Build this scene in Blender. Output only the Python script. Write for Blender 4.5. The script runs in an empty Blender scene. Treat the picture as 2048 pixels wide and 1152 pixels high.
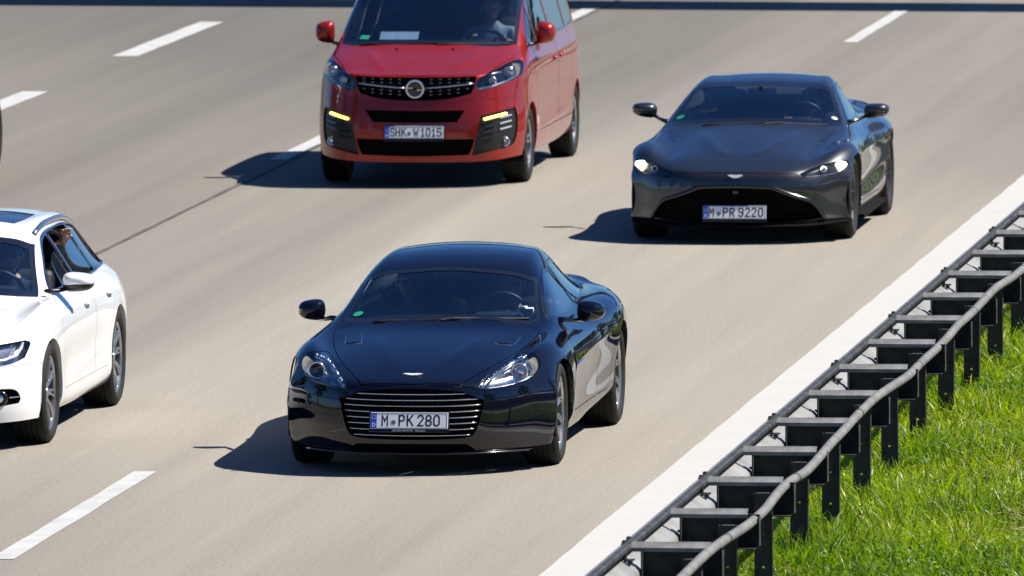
import bpy, bmesh, math, random
import numpy as np
from mathutils import Vector, Matrix
from mathutils.bvhtree import BVHTree

R = math.radians
sc = bpy.context.scene
col = sc.collection
rng = random.Random(7)

# ------------------------------------------------------------------ camera
cam_d = bpy.data.cameras.new('camera')
cam = bpy.data.objects.new('camera', cam_d)
col.objects.link(cam)
_r = Vector((0.99224886, 0.12416909, -0.00492399))
_u = Vector((-0.0049066, 0.07874108, 0.99688303))
_f = Vector((-0.12416978, 0.98913188, -0.07874))
cam.matrix_world = Matrix(((_r.x, _u.x, -_f.x, 0), (_r.y, _u.y, -_f.y, 0), (_r.z, _u.z, -_f.z, 7.96955), (0, 0, 0, 1)))
cam_d.sensor_width = 36.0
cam_d.lens = 25612.4 / 2048 * 36.0
cam_d.clip_start = 1.0
cam_d.clip_end = 3000.0
cam_d.dof.use_dof = True
cam_d.dof.focus_distance = 85.0
cam_d.dof.aperture_fstop = 9.0
sc.camera = cam

# ------------------------------------------------------------------ sky, sun, exposure
SUN = Vector((0.74, 0.17, 1.0)).normalized()          # towards the sun
world = bpy.data.worlds.new('World')
sc.world = world
world.use_nodes = True
_nt = world.node_tree
_nt.nodes.clear()
_sky = _nt.nodes.new('ShaderNodeTexSky')
_sky.sky_type = 'NISHITA'
_sky.sun_disc = False
_sky.sun_elevation = math.asin(SUN.z)
_sky.sun_rotation = math.atan2(SUN.x, SUN.y)
_sky.altitude = 300
_sky.air_density = 0.62
_sky.dust_density = 0.6
_sky.ozone_density = 1.5
_bg = _nt.nodes.new('ShaderNodeBackground')
_bg.inputs['Strength'].default_value = 0.05
_out = _nt.nodes.new('ShaderNodeOutputWorld')
_hs = _nt.nodes.new('ShaderNodeHueSaturation')
_hs.inputs['Saturation'].default_value = 1.2
_wb = _nt.nodes.new('ShaderNodeMix')
_wb.data_type = 'RGBA'
_wb.blend_type = 'MULTIPLY'
_wb.inputs[0].default_value = 1.0
_wb.inputs[7].default_value = (0.66, 0.92, 1.22, 1)      # daylight balance set for the warm sun
_nt.links.new(_sky.outputs[0], _hs.inputs['Color'])
_nt.links.new(_hs.outputs[0], _wb.inputs[6])
_nt.links.new(_wb.outputs[2], _bg.inputs[0])
_nt.links.new(_bg.outputs[0], _out.inputs[0])

sun_d = bpy.data.lights.new('sun', 'SUN')
sun_d.energy = 5.0
sun_d.angle = R(0.5)
sun_d.color = (1.0, 0.95, 0.87)
sun = bpy.data.objects.new('sun', sun_d)
col.objects.link(sun)
sun.rotation_euler = SUN.to_track_quat('Z', 'Y').to_euler()
sun.location = (20, 90, 60)

sc.view_settings.view_transform = 'Standard'
sc.view_settings.look = 'None'
sc.view_settings.exposure = 1.05
sc.view_settings.gamma = 1.0
sc.view_settings.use_curve_mapping = False
sc.render.engine = 'CYCLES'
sc.cycles.max_bounces = 8
sc.cycles.transparent_max_bounces = 16
sc.cycles.caustics_reflective = False
sc.cycles.caustics_refractive = False

# ------------------------------------------------------------------ materials
def mat(name, base=(0.5, 0.5, 0.5), rough=0.5, metal=0.0, coat=0.0, coat_rough=0.03, spec=0.5, emit=None, emit_s=0.0, sheen=0.0):
    m = bpy.data.materials.new(name)
    m.use_nodes = True
    b = m.node_tree.nodes['Principled BSDF']
    b.inputs['Base Color'].default_value = (*base, 1)
    b.inputs['Roughness'].default_value = rough
    b.inputs['Metallic'].default_value = metal
    b.inputs['Specular IOR Level'].default_value = spec
    b.inputs['Coat Weight'].default_value = coat
    b.inputs['Coat Roughness'].default_value = coat_rough
    if emit:
        b.inputs['Emission Color'].default_value = (*emit, 1)
        b.inputs['Emission Strength'].default_value = emit_s
    return m

def nodes(m):
    nt = m.node_tree
    return nt, nt.nodes['Principled BSDF']

def N(nt, kind, **kw):
    n = nt.nodes.new(kind)
    for k, v in kw.items():
        if k in n.inputs:
            n.inputs[k].default_value = v
        else:
            setattr(n, k, v)
    return n

def ramp(nt, src, stops):
    r = nt.nodes.new('ShaderNodeValToRGB')
    els = r.color_ramp.elements
    while len(els) > 1:
        els.remove(els[-1])
    els[0].position, els[0].color = stops[0][0], (*stops[0][1], 1)
    for p, c in stops[1:]:
        e = els.new(p)
        e.color = (*c, 1)
    nt.links.new(src, r.inputs[0])
    return r.outputs[0]

def noise_on(m, c1, c2, scale=8.0, detail=6.0, lo=0.35, hi=0.65, bump=0.0, bscale=None, rough=None):
    """base colour wanders between two close colours; optional fine bump"""
    nt, b = nodes(m)
    tc = N(nt, 'ShaderNodeTexCoord')
    n = N(nt, 'ShaderNodeTexNoise', Scale=scale, Detail=detail)
    nt.links.new(tc.outputs['Object'], n.inputs['Vector'])
    nt.links.new(ramp(nt, n.outputs[0], [(lo, c1), (hi, c2)]), b.inputs['Base Color'])
    if bump:
        n2 = N(nt, 'ShaderNodeTexNoise', Scale=bscale or scale * 6, Detail=5.0)
        nt.links.new(tc.outputs['Object'], n2.inputs['Vector'])
        bp = N(nt, 'ShaderNodeBump', Strength=bump, Distance=0.01)
        nt.links.new(n2.outputs[0], bp.inputs['Height'])
        nt.links.new(bp.outputs[0], b.inputs['Normal'])
    return m

def paint(name, base, metal, rough, flake=0.0, dust=0.03, spec=0.5):
    m = mat(name, base, rough, metal, coat=1.0, coat_rough=0.02, spec=spec)
    m.node_tree.nodes['Principled BSDF'].inputs['Coat IOR'].default_value = 1.6
    nt, b = nodes(m)
    tc = N(nt, 'ShaderNodeTexCoord')
    d = N(nt, 'ShaderNodeTexNoise', Scale=3.0, Detail=8.0, Roughness=0.7)
    nt.links.new(tc.outputs['Object'], d.inputs['Vector'])
    mr = N(nt, 'ShaderNodeMapRange')
    mr.inputs[1].default_value, mr.inputs[2].default_value = 0.4, 0.75
    mr.inputs[3].default_value, mr.inputs[4].default_value = 0.012, 0.05
    nt.links.new(d.outputs[0], mr.inputs[0])
    nt.links.new(mr.outputs[0], b.inputs['Coat Roughness'])
    mx = N(nt, 'ShaderNodeMix', data_type='RGBA')
    mx.inputs[6].default_value = (*base, 1)
    mx.inputs[7].default_value = (0.30, 0.27, 0.23, 1)
    mr2 = N(nt, 'ShaderNodeMapRange')
    mr2.inputs[1].default_value, mr2.inputs[2].default_value = 0.35, 0.8
    mr2.inputs[3].default_value, mr2.inputs[4].default_value = 0.0, dust
    nt.links.new(d.outputs[0], mr2.inputs[0])
    nt.links.new(mr2.outputs[0], mx.inputs[0])
    nt.links.new(mx.outputs[2], b.inputs['Base Color'])
    if flake:
        v = N(nt, 'ShaderNodeTexNoise', Scale=900.0, Detail=1.0)
        nt.links.new(tc.outputs['Object'], v.inputs['Vector'])
        bp = N(nt, 'ShaderNodeBump', Strength=flake, Distance=0.001)
        nt.links.new(v.outputs[0], bp.inputs['Height'])
        nt.links.new(bp.outputs[0], b.inputs['Normal'])
    return m

def glass(name, tint=(0.55, 0.6, 0.62), ior=1.5, rough=0.0):
    m = bpy.data.materials.new(name)
    m.use_nodes = True
    nt = m.node_tree
    nt.nodes.clear()
    o = N(nt, 'ShaderNodeOutputMaterial')
    fr = N(nt, 'ShaderNodeFresnel', IOR=ior)
    ge = N(nt, 'ShaderNodeNewGeometry')          # a thin pane reflects alike from both faces
    mr = N(nt, 'ShaderNodeMapRange')
    mr.inputs[3].default_value, mr.inputs[4].default_value = ior, 1.0 / ior
    nt.links.new(ge.outputs['Backfacing'], mr.inputs[0])
    nt.links.new(mr.outputs[0], fr.inputs['IOR'])
    t = N(nt, 'ShaderNodeBsdfTransparent', Color=(*tint, 1))
    g = N(nt, 'ShaderNodeBsdfGlossy', Roughness=rough)
    mx = N(nt, 'ShaderNodeMixShader')
    ad = N(nt, 'ShaderNodeMath', operation='MULTIPLY')
    ad.inputs[1].default_value = 1.6           # two faces of the pane
    ad.use_clamp = True
    nt.links.new(fr.outputs[0], ad.inputs[0])
    nt.links.new(ad.outputs[0], mx.inputs[0])
    nt.links.new(t.outputs[0], mx.inputs[1])
    nt.links.new(g.outputs[0], mx.inputs[2])
    nt.links.new(mx.outputs[0], o.inputs[0])
    return m

# ------------------------------------------------------------------ object helpers
def link(name, me, m=None, parent=None, loc=None):
    o = bpy.data.objects.new(name, me)
    col.objects.link(o)
    if m is not None and me is not None:
        if isinstance(m, (list, tuple)):
            for q in m:
                me.materials.append(q)
        elif len(me.materials) == 0:
            me.materials.append(m)
    if parent is not None:
        o.parent = parent
    if loc is not None:
        o.location = loc
    return o

def pydata(name, V, F, m=None, parent=None, smooth=False, loc=None, mi=None):
    me = bpy.data.meshes.new(name)
    me.from_pydata([tuple(map(float, v)) for v in V], [], [tuple(map(int, f)) for f in F])
    if smooth:
        me.polygons.foreach_set('use_smooth', [True] * len(me.polygons))
    o = link(name, me, m, parent, loc)
    if mi is not None:
        me.polygons.foreach_set('material_index', mi)
    me.update()
    return o

def tag(o, label=None, cat=None, group=None, kind=None):
    if label: o['label'] = label
    if cat: o['category'] = cat
    if group: o['group'] = group
    if kind: o['kind'] = kind
    return o

def empty(name, loc=(0, 0, 0), rz=0.0, parent=None):
    o = bpy.data.objects.new(name, None)
    col.objects.link(o)
    o.location = loc
    o.rotation_euler = (0, 0, rz)
    o.empty_display_size = 0.2
    if parent: o.parent = parent
    return o

class MB:
    """collects simple shapes into one mesh"""
    def __init__(s):
        s.V, s.F = [], []
    def add(s, V, F):
        k = len(s.V)
        s.V += [tuple(v) for v in V]
        s.F += [tuple(i + k for i in f) for f in F]
        return s
    def box(s, c, d, rot=None, bev=0.0):
        hx, hy, hz = d[0] / 2, d[1] / 2, d[2] / 2
        if bev <= 0:
            P = [(x, y, z) for x in (-hx, hx) for y in (-hy, hy) for z in (-hz, hz)]
            F = [(0, 1, 3, 2), (4, 6, 7, 5), (0, 4, 5, 1), (2, 3, 7, 6), (0, 2, 6, 4), (1, 5, 7, 3)]
        else:
            b = min(bev, hx * .9, hy * .9, hz * .9)
            bm = bmesh.new()
            bmesh.ops.create_cube(bm, size=1.0)
            bmesh.ops.scale(bm, vec=d, verts=bm.verts)
            bmesh.ops.bevel(bm, geom=bm.edges[:], offset=b, segments=2, affect='EDGES', profile=0.5)
            bm.verts.index_update()
            P = [v.co[:] for v in bm.verts]
            F = [[v.index for v in f.verts] for f in bm.faces]
            bm.free()
        if rot is not None:
            P = [tuple(rot @ Vector(p)) for p in P]
        return s.add([(p[0] + c[0], p[1] + c[1], p[2] + c[2]) for p in P], F)
    def tube(s, pts, r, n=8, cap=True, flat=1.0):
        pts = [Vector(p) for p in pts]
        V, F = [], []
        up0 = Vector((0, 0, 1))
        for i, p in enumerate(pts):
            a = pts[max(i - 1, 0)]; b = pts[min(i + 1, len(pts) - 1)]
            t = (b - a).normalized()
            up = up0 if abs(t.z) < .95 else Vector((1, 0, 0))
            sx = t.cross(up).normalized(); sy = sx.cross(t).normalized()
            rr = r[i] if isinstance(r, (list, tuple)) else r
            for k in range(n):
                a_ = 2 * math.pi * k / n
                V.append(p + sx * (math.cos(a_) * rr) + sy * (math.sin(a_) * rr * flat))
        for i in range(len(pts) - 1):
            for k in range(n):
                F.append((i * n + k, i * n + (k + 1) % n, (i + 1) * n + (k + 1) % n, (i + 1) * n + k))
        if cap:
            F.append(tuple(range(n - 1, -1, -1)))
            F.append(tuple((len(pts) - 1) * n + k for k in range(n)))
        return s.add([tuple(v) for v in V], F)
    def prism(s, poly, axis, a, b):
        """poly in the two other axes, extruded from a to b along axis"""
        n = len(poly)
        def P(u, v, w):
            return (w, u, v) if axis == 'x' else ((u, w, v) if axis == 'y' else (u, v, w))
        V = [P(u, v, a) for u, v in poly] + [P(u, v, b) for u, v in poly]
        F = [tuple(range(n - 1, -1, -1)), tuple(range(n, 2 * n))]
        F += [(i, (i + 1) % n, n + (i + 1) % n, n + i) for i in range(n)]
        return s.add(V, F)
    def lathe(s, prof, n=32, axis='x', c=(0, 0, 0)):
        """prof: (along, radius)"""
        V, F = [], []
        for a, r in prof:
            for k in range(n):
                t = 2 * math.pi * k / n
                u, v = math.cos(t) * r, math.sin(t) * r
                p = (a, u, v) if axis == 'x' else ((u, a, v) if axis == 'y' else (u, v, a))
                V.append((p[0] + c[0], p[1] + c[1], p[2] + c[2]))
        for i in range(len(prof) - 1):
            for k in range(n):
                F.append((i * n + k, i * n + (k + 1) % n, (i + 1) * n + (k + 1) % n, (i + 1) * n + k))
        return s.add(V, F)
    def ball(s, c, r, nu=14, nv=9, rot=None):
        V, F = [], []
        rx, ry, rz = r if isinstance(r, (tuple, list)) else (r, r, r)
        for i in range(nv + 1):
            ph = math.pi * i / nv
            for k in range(nu):
                t = 2 * math.pi * k / nu
                p = Vector((rx * math.sin(ph) * math.cos(t), ry * math.sin(ph) * math.sin(t), rz * math.cos(ph)))
                if rot is not None: p = rot @ p
                V.append((p.x + c[0], p.y + c[1], p.z + c[2]))
        for i in range(nv):
            for k in range(nu):
                F.append((i * nu + k, (i + 1) * nu + k, (i + 1) * nu + (k + 1) % nu, i * nu + (k + 1) % nu))
        return s.add(V, F)
    def obj(s, name, m, parent=None, smooth=False, loc=None, fix=True, angle=None):
        me = bpy.data.meshes.new(name)
        me.from_pydata(s.V, [], s.F)
        if fix:
            bm = bmesh.new(); bm.from_mesh(me)
            bmesh.ops.remove_doubles(bm, verts=bm.verts, dist=1e-6)
            bmesh.ops.recalc_face_normals(bm, faces=bm.faces)
            bm.to_mesh(me); bm.free()
        if smooth:
            me.polygons.foreach_set('use_smooth', [True] * len(me.polygons))
            if angle:
                me.set_sharp_from_angle(angle=R(angle))
        return link(name, me, m, parent, loc)

def text_obj(name, s, size, m, parent, bold=0.0, sx=1.0, extrude=0.0, align='CENTER', loc=(0, 0, 0), rot=(math.pi / 2, 0, 0), space=1.0):
    cu = bpy.data.curves.new('txt', 'FONT')
    cu.body = s; cu.size = size; cu.offset = bold; cu.align_x = align; cu.align_y = 'CENTER'
    cu.extrude = extrude; cu.space_character = space; cu.resolution_u = 3
    t = bpy.data.objects.new('txt', cu)
    col.objects.link(t)
    dg = bpy.context.evaluated_depsgraph_get()
    me = bpy.data.meshes.new_from_object(t.evaluated_get(dg))
    me.materials.clear()
    bpy.data.objects.remove(t)
    me.transform(Matrix.Diagonal((sx, 1, 1, 1)))
    o = link(name, me, m, parent)
    o.location = loc; o.rotation_euler = rot
    return o

def subsurf(V, F, levels, crease=None):
    me = bpy.data.meshes.new('tmp')
    me.from_pydata([tuple(map(float, v)) for v in V], [], [tuple(map(int, f)) for f in F])
    o = bpy.data.objects.new('tmp', me)
    col.objects.link(o)
    md = o.modifiers.new('s', 'SUBSURF')
    md.levels = levels; md.render_levels = levels
    md.boundary_smooth = 'PRESERVE_CORNERS'
    if crease:
        at = me.attributes.new('crease_edge', 'FLOAT', 'EDGE')
        cr = {tuple(sorted(k)): w for k, w in crease.items()}
        at.data.foreach_set('value', [cr.get(tuple(sorted(e.vertices)), 0.0) for e in me.edges])
    dg = bpy.context.evaluated_depsgraph_get()
    ev = bpy.data.meshes.new_from_object(o.evaluated_get(dg))
    bpy.data.objects.remove(o); bpy.data.meshes.remove(me)
    nv = len(ev.vertices)
    P = np.empty(nv * 3); ev.vertices.foreach_get('co', P)
    P = P.reshape(-1, 3)
    Q = np.array([p.vertices[:] for p in ev.polygons])
    bpy.data.meshes.remove(ev)
    return P, Q

def blob(name, V, F, m, parent, levels=2, loc=None):
    P, Q = subsurf(V, F, levels)
    return pydata(name, P, Q, m, parent, smooth=True, loc=loc)

# ------------------------------------------------------------------ car skins: a cage, a smooth dense skin, exact cuts
def pchip(xs, ys, x):
    xs = np.asarray(xs, float); ys = np.asarray(ys, float)
    h = np.diff(xs); d = np.diff(ys) / h
    m = np.zeros(len(xs))
    for i in range(1, len(xs) - 1):
        if d[i - 1] * d[i] > 0:
            w1, w2 = 2 * h[i] + h[i - 1], h[i] + 2 * h[i - 1]
            m[i] = (w1 + w2) / (w1 / d[i - 1] + w2 / d[i])
    m[0], m[-1] = d[0], d[-1]
    x = np.clip(x, xs[0], xs[-1])
    k = np.clip(np.searchsorted(xs, x) - 1, 0, len(xs) - 2)
    t = (x - xs[k]) / h[k]
    return (ys[k] * (2 * t**3 - 3 * t**2 + 1) + h[k] * m[k] * (t**3 - 2 * t**2 + t)
            + ys[k + 1] * (-2 * t**3 + 3 * t**2) + h[k] * m[k + 1] * (t**3 - t**2))

def car_skin(D, levels=4):
    """D['cols']: longitudinal lines from the centre of the roof down to the sill; D['front'], D['rear']: rows of the end caps.
    Returns the dense skin (V, N, T), both halves."""
    cols, st = D['cols'], np.array(D['st'], float)
    M = len(cols); nx = D['nx']                       # columns 0..nx are the top, nx..M-1 the side
    n4, m4 = D.get('nose', 4), D.get('tail', 3)       # stations squeezed to meet the rounded ends
    Nst = len(st)
    grid = np.zeros((Nst, M, 3))
    for j, keys in enumerate(cols):
        k = np.array(keys, float)
        ys, ye = k[0, 0], k[-1, 0]
        y = st.copy()
        y[:n4] = ys + (st[:n4] - st[0]) * (st[n4] - ys) / (st[n4] - st[0])
        e = Nst - 1 - m4
        y[e + 1:] = ye + (st[e + 1:] - st[-1]) * (st[e] - ye) / (st[e] - st[-1])
        grid[:, j, 0] = pchip(k[:, 0], k[:, 1], y)
        grid[:, j, 1] = y
        grid[:, j, 2] = pchip(k[:, 0], k[:, 2], y)
    V, idx = [], {}
    def vert(key, p):
        if key not in idx:
            idx[key] = len(V); V.append(np.array(p, float))
        return idx[key]
    F = []
    def mir(p): return (-p[0], p[1], p[2])
    for sgn in (1, -1):
        def gv(i, j):
            p = grid[i, j]
            if j == 0: return vert(('g', i, 0, 0), (0, p[1], p[2]))
            return vert(('g', i, j, sgn), p if sgn > 0 else mir(p))
        def cv(end, r, c):
            i = 0 if end == 'front' else Nst - 1
            if r == 0: return gv(i, c)
            if c == nx: return gv(i, nx + r)
            p = D[end][r - 1][c]
            if c == 0: return vert((end, r, 0, 0), (0, p[1], p[2]))
            return vert((end, r, c, sgn), p if sgn > 0 else mir(p))
        def quad(a, b, c, d):
            F.append((a, b, c, d) if sgn > 0 else (d, c, b, a))
        for i in range(Nst - 1):
            for j in range(M - 1):
                quad(gv(i, j), gv(i, j + 1), gv(i + 1, j + 1), gv(i + 1, j))
        for r in range(M - 1 - nx):
            for c in range(nx):
                quad(cv('front', r, c), cv('front', r + 1, c), cv('front', r + 1, c + 1), cv('front', r, c + 1))
                quad(cv('rear', r, c), cv('rear', r, c + 1), cv('rear', r + 1, c + 1), cv('rear', r + 1, c))
    tgt = np.array(V)
    P = tgt.copy()
    for _ in range(D.get('fit', 2)):
        L, _q = subsurf(P, F, 1)
        P = P + 0.75 * (tgt - L[:len(P)])
    V, Q = subsurf(P, F, levels)
    return V, Q

def normals_of(V, T):
    fn = np.cross(V[T[:, 1]] - V[T[:, 0]], V[T[:, 2]] - V[T[:, 0]])
    Nn = np.zeros_like(V)
    for k in range(3):
        np.add.at(Nn, T[:, k], fn)
    return Nn / np.maximum(np.linalg.norm(Nn, axis=1, keepdims=True), 1e-12)

def smooth_poly(pts, n=6, closed=True):
    """Catmull-Rom through the points; a point given as (u, v, 1) stays a corner"""
    out = []
    k = len(pts)
    for i in range(k if closed else k - 1):
        p1, p2 = pts[i], pts[(i + 1) % k]
        p0 = pts[(i - 1) % k] if (closed or i > 0) else p1
        p3 = pts[(i + 2) % k] if (closed or i < k - 2) else p2
        a = np.array(p1[:2], float); b = np.array(p2[:2], float)
        m1 = (b - np.array(p0[:2])) / 2 if len(p1) < 3 else (b - a)
        m2 = (np.array(p3[:2]) - a) / 2 if len(p2) < 3 else (b - a)
        for t in np.arange(n) / n:
            out.append(a * (2 * t**3 - 3 * t**2 + 1) + m1 * (t**3 - 2 * t**2 + t) + b * (-2 * t**3 + 3 * t**2) + m2 * (t**3 - t**2))
    if not closed: out.append(np.array(pts[-1][:2], float))
    return np.array(out)

def poly_sdf(P, poly):
    A = poly; B = np.roll(poly, -1, 0)
    d2 = np.full(len(P), 1e9); ins = np.zeros(len(P), bool)
    for a, b in zip(A, B):
        ab = b - a
        L = ab @ ab
        if L < 1e-14: continue
        t = np.clip(((P - a) @ ab) / L, 0, 1)
        q = P - a - t[:, None] * ab
        d2 = np.minimum(d2, (q**2).sum(1))
        c = (a[1] > P[:, 1]) != (b[1] > P[:, 1])
        if abs(b[1] - a[1]) > 1e-12:
            xi = a[0] + (P[:, 1] - a[1]) * (b[0] - a[0]) / (b[1] - a[1])
            ins ^= c & (P[:, 0] < xi)
    d = np.sqrt(d2)
    return np.where(ins, -d, d)

AX = {'front': (0, 2), 'side': (1, 2), 'top': (0, 1)}

class Soup:
    cid = 0
    def __init__(s, V, Nn, T, C=None):
        s.V, s.N, s.T = V, Nn, T
        s.C = np.zeros(len(V), np.int64) if C is None else C
    def sub(s, sel):
        T = s.T[sel]
        u, inv = np.unique(T, return_inverse=True)
        return Soup(s.V[u], s.N[u], inv.reshape(-1, 3), s.C[u])
    def cent(s):
        return s.V[s.T].mean(1)
    def dist(s, fn, msk):
        d = np.full(len(s.V), 9.0)
        u = np.unique(s.T[msk])
        if len(u): d[u] = fn(s.V[u])
        return d
    def refine(s, fn, h, mask):
        for _ in range(5):
            if not mask(s).any(): return
            msk = mask(s)
            d = s.dist(fn, msk)
            E = np.stack([np.linalg.norm(s.V[s.T[:, k]] - s.V[s.T[:, (k + 1) % 3]], axis=1) for k in range(3)], 1).max(1)
            dt = d[s.T]
            near = (np.abs(dt).min(1) < E * 0.7) | ((dt.min(1) < 0) & (dt.max(1) > 0))
            sel = near & (E > h) & msk
            if not sel.any(): return
            T = s.T[sel]
            n0 = len(s.V)
            nv, nn, nc = [], [], []
            ids = []
            for k in range(3):
                a, b = T[:, k], T[:, (k + 1) % 3]
                nv.append((s.V[a] + s.V[b]) / 2)
                q = s.N[a] + s.N[b]
                nn.append(q / np.maximum(np.linalg.norm(q, axis=1, keepdims=True), 1e-9))
                nc.append(s.C[a] & s.C[b])
                ids.append(n0 + k * len(T) + np.arange(len(T)))
            s.V = np.vstack([s.V] + nv); s.N = np.vstack([s.N] + nn); s.C = np.concatenate([s.C] + nc)
            m0, m1, m2 = ids
            nt = np.vstack([np.stack([T[:, 0], m0, m2], 1), np.stack([m0, T[:, 1], m1], 1), np.stack([m2, m1, T[:, 2]], 1), np.stack([m0, m1, m2], 1)])
            s.T = np.vstack([s.T[~sel], nt])
    def split(s, fn, mask, h=0.02):
        """-> inside soup, outside soup, id of the cut"""
        s.refine(fn, h, mask)
        Soup.cid += 1
        bit = np.int64(1) << np.int64(Soup.cid % 62)
        msk = mask(s)
        d = s.dist(fn, msk)
        d = np.where(np.abs(d) < 1e-6, 1e-6, d)
        T = s.T; ind = d[T] < 0
        cnt = ind.sum(1)
        allin = msk & (cnt == 3)
        cross = msk & (cnt > 0) & (cnt < 3)
        Ti, To = [T[allin]], [T[~allin & ~cross]]
        V, Nn, C = [s.V], [s.N], [s.C & ~bit]
        n0 = len(s.V)
        for lone_in in (True, False):
            want = 1 if lone_in else 2
            sel = cross & (cnt == want)
            if not sel.any(): continue
            t = T[sel]; ii = ind[sel]
            k = np.argmax(ii == lone_in, axis=1)
            r = np.arange(len(t))
            a, b, c = t[r, k], t[r, (k + 1) % 3], t[r, (k + 2) % 3]
            new = []
            for q in (b, c):
                w = (d[a] / (d[a] - d[q]))[:, None]
                V.append(s.V[a] + (s.V[q] - s.V[a]) * w)
                nn = s.N[a] + (s.N[q] - s.N[a]) * w
                Nn.append(nn / np.maximum(np.linalg.norm(nn, axis=1, keepdims=True), 1e-9))
                C.append((s.C[a] & s.C[q] & ~bit) | bit)
                new.append(n0 + np.arange(len(t))); n0 += len(t)
            ab, ac = new
            one = np.stack([a, ab, ac], 1)
            two = np.vstack([np.stack([ab, b, c], 1), np.stack([ab, c, ac], 1)])
            if lone_in: Ti.append(one); To.append(two)
            else: To.append(one); Ti.append(two)
        V = np.vstack(V); Nn = np.vstack(Nn); C = np.concatenate(C)
        def mk(L):
            t = np.vstack(L)
            u, inv = np.unique(t, return_inverse=True)
            return Soup(V[u], Nn[u], inv.reshape(-1, 3), C[u])
        return mk(Ti), mk(To), int(bit)
    def welded(s):
        key = np.round(s.V * 2e4).astype(np.int64)
        _, first, inv = np.unique(key, axis=0, return_index=True, return_inverse=True)
        inv = inv.reshape(-1)
        V, Nn = s.V[first], s.N[first]
        C = np.zeros(len(first), np.int64)
        np.bitwise_or.at(C, inv, s.C)
        T = inv[s.T]
        ok = (T[:, 0] != T[:, 1]) & (T[:, 1] != T[:, 2]) & (T[:, 0] != T[:, 2])
        return Soup(V, Nn, T[ok], C)
    def moved(s, vec=None, along=0.0):
        V = s.V + s.N * along
        if vec is not None: V = V + np.array(vec)
        return Soup(V, s.N, s.T, s.C)
    def flipped(s):
        return Soup(s.V, -s.N, s.T[:, ::-1], s.C)
    def obj(s, name, m, parent):
        w = s.welded()
        me = bpy.data.meshes.new(name)
        me.from_pydata(w.V.tolist(), [], w.T.tolist())
        me.polygons.foreach_set('use_smooth', [True] * len(me.polygons))
        me.normals_split_custom_set_from_vertices(w.N.tolist())
        me.update()
        return link(name, me, m, parent)
    def rim(s, bit, vec=None, along=0.0):
        """wall from the cut edge inward; returns V, F"""
        w = s.welded()
        T = w.T
        E = np.vstack([T[:, [0, 1]], T[:, [1, 2]], T[:, [2, 0]]])
        on = ((w.C[E[:, 0]] & bit) != 0) & ((w.C[E[:, 1]] & bit) != 0)
        E = E[on]
        if len(E) == 0: return [], []
        k = np.sort(E, 1)
        _, idx, cnt = np.unique(k, axis=0, return_index=True, return_counts=True)
        E = E[idx[cnt == 1]]
        A = w.V[E[:, 0]]; B = w.V[E[:, 1]]
        na, nb = w.N[E[:, 0]] * along, w.N[E[:, 1]] * along
        v = np.zeros(3) if vec is None else np.array(vec, float)
        V = np.vstack([A, B, B + nb + v, A + na + v])
        n = len(E)
        F = np.stack([np.arange(n), np.arange(n) + n, np.arange(n) + 2 * n, np.arange(n) + 3 * n], 1)
        return V, F

def in_poly(poly, ax):
    a, b = AX[ax]
    lo, hi = poly.min(0) - .09, poly.max(0) + .09
    def fn(V):
        P = V[:, (a, b)]
        near = ((P > lo) & (P < hi)).all(1)
        d = np.full(len(P), 0.09)
        if near.any(): d[near] = poly_sdf(P[near], poly)
        return d
    return fn

def circle_fn(cy, cz, r):
    return lambda V: np.hypot(V[:, 1] - cy, V[:, 2] - cz) - r

# narrow plate lettering: each stroke a thin raised ribbon
GLYPH = {
 'M': [[(0,0),(0,1),(.5,.42),(1,1),(1,0)]], 'P': [[(0,0),(0,1),(.72,1),(1,.88),(1,.58),(.72,.46),(0,.46)]],
 'K': [[(0,0),(0,1)],[(.95,1),(.08,.45)],[(.32,.6),(1,0)]], 'R': [[(0,0),(0,1),(.72,1),(1,.88),(1,.60),(.72,.48),(0,.48)],[(.5,.48),(1,0)]],
 'S': [[(1,.82),(.78,1),(.22,1),(0,.84),(0,.66),(.2,.54),(.8,.46),(1,.34),(1,.16),(.78,0),(.22,0),(0,.18)]], 'H': [[(0,0),(0,1)],[(1,0),(1,1)],[(0,.5),(1,.5)]],
 'W': [[(0,1),(.22,0),(.5,.62),(.78,0),(1,1)]], '0': [[(.28,1),(.72,1),(1,.84),(1,.16),(.72,0),(.28,0),(0,.16),(0,.84),(.28,1)]],
 '1': [[(.1,.74),(.55,1),(.55,0)],[(.15,0),(.95,0)]], '2': [[(0,.80),(.24,1),(.76,1),(1,.82),(1,.66),(.02,.0),(1,.0)]],
 '5': [[(.95,1),(.08,1),(.04,.55),(.70,.60),(1,.44),(1,.16),(.72,0),(.26,0),(0,.16)]],
 '8': [[(.28,1),(.72,1),(.95,.87),(.95,.65),(.72,.53),(.28,.53),(.05,.65),(.05,.87),(.28,1)],[(.28,.49),(.72,.49),(1,.36),(1,.14),(.72,0),(.28,0),(0,.14),(0,.36),(.28,.49)]],
 '9': [[(1,.48),(.3,.48),(0,.62),(0,.86),(.28,1),(.72,1),(1,.86),(1,.22),(.74,0),(.24,0),(0,.16)]],
}
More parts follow.
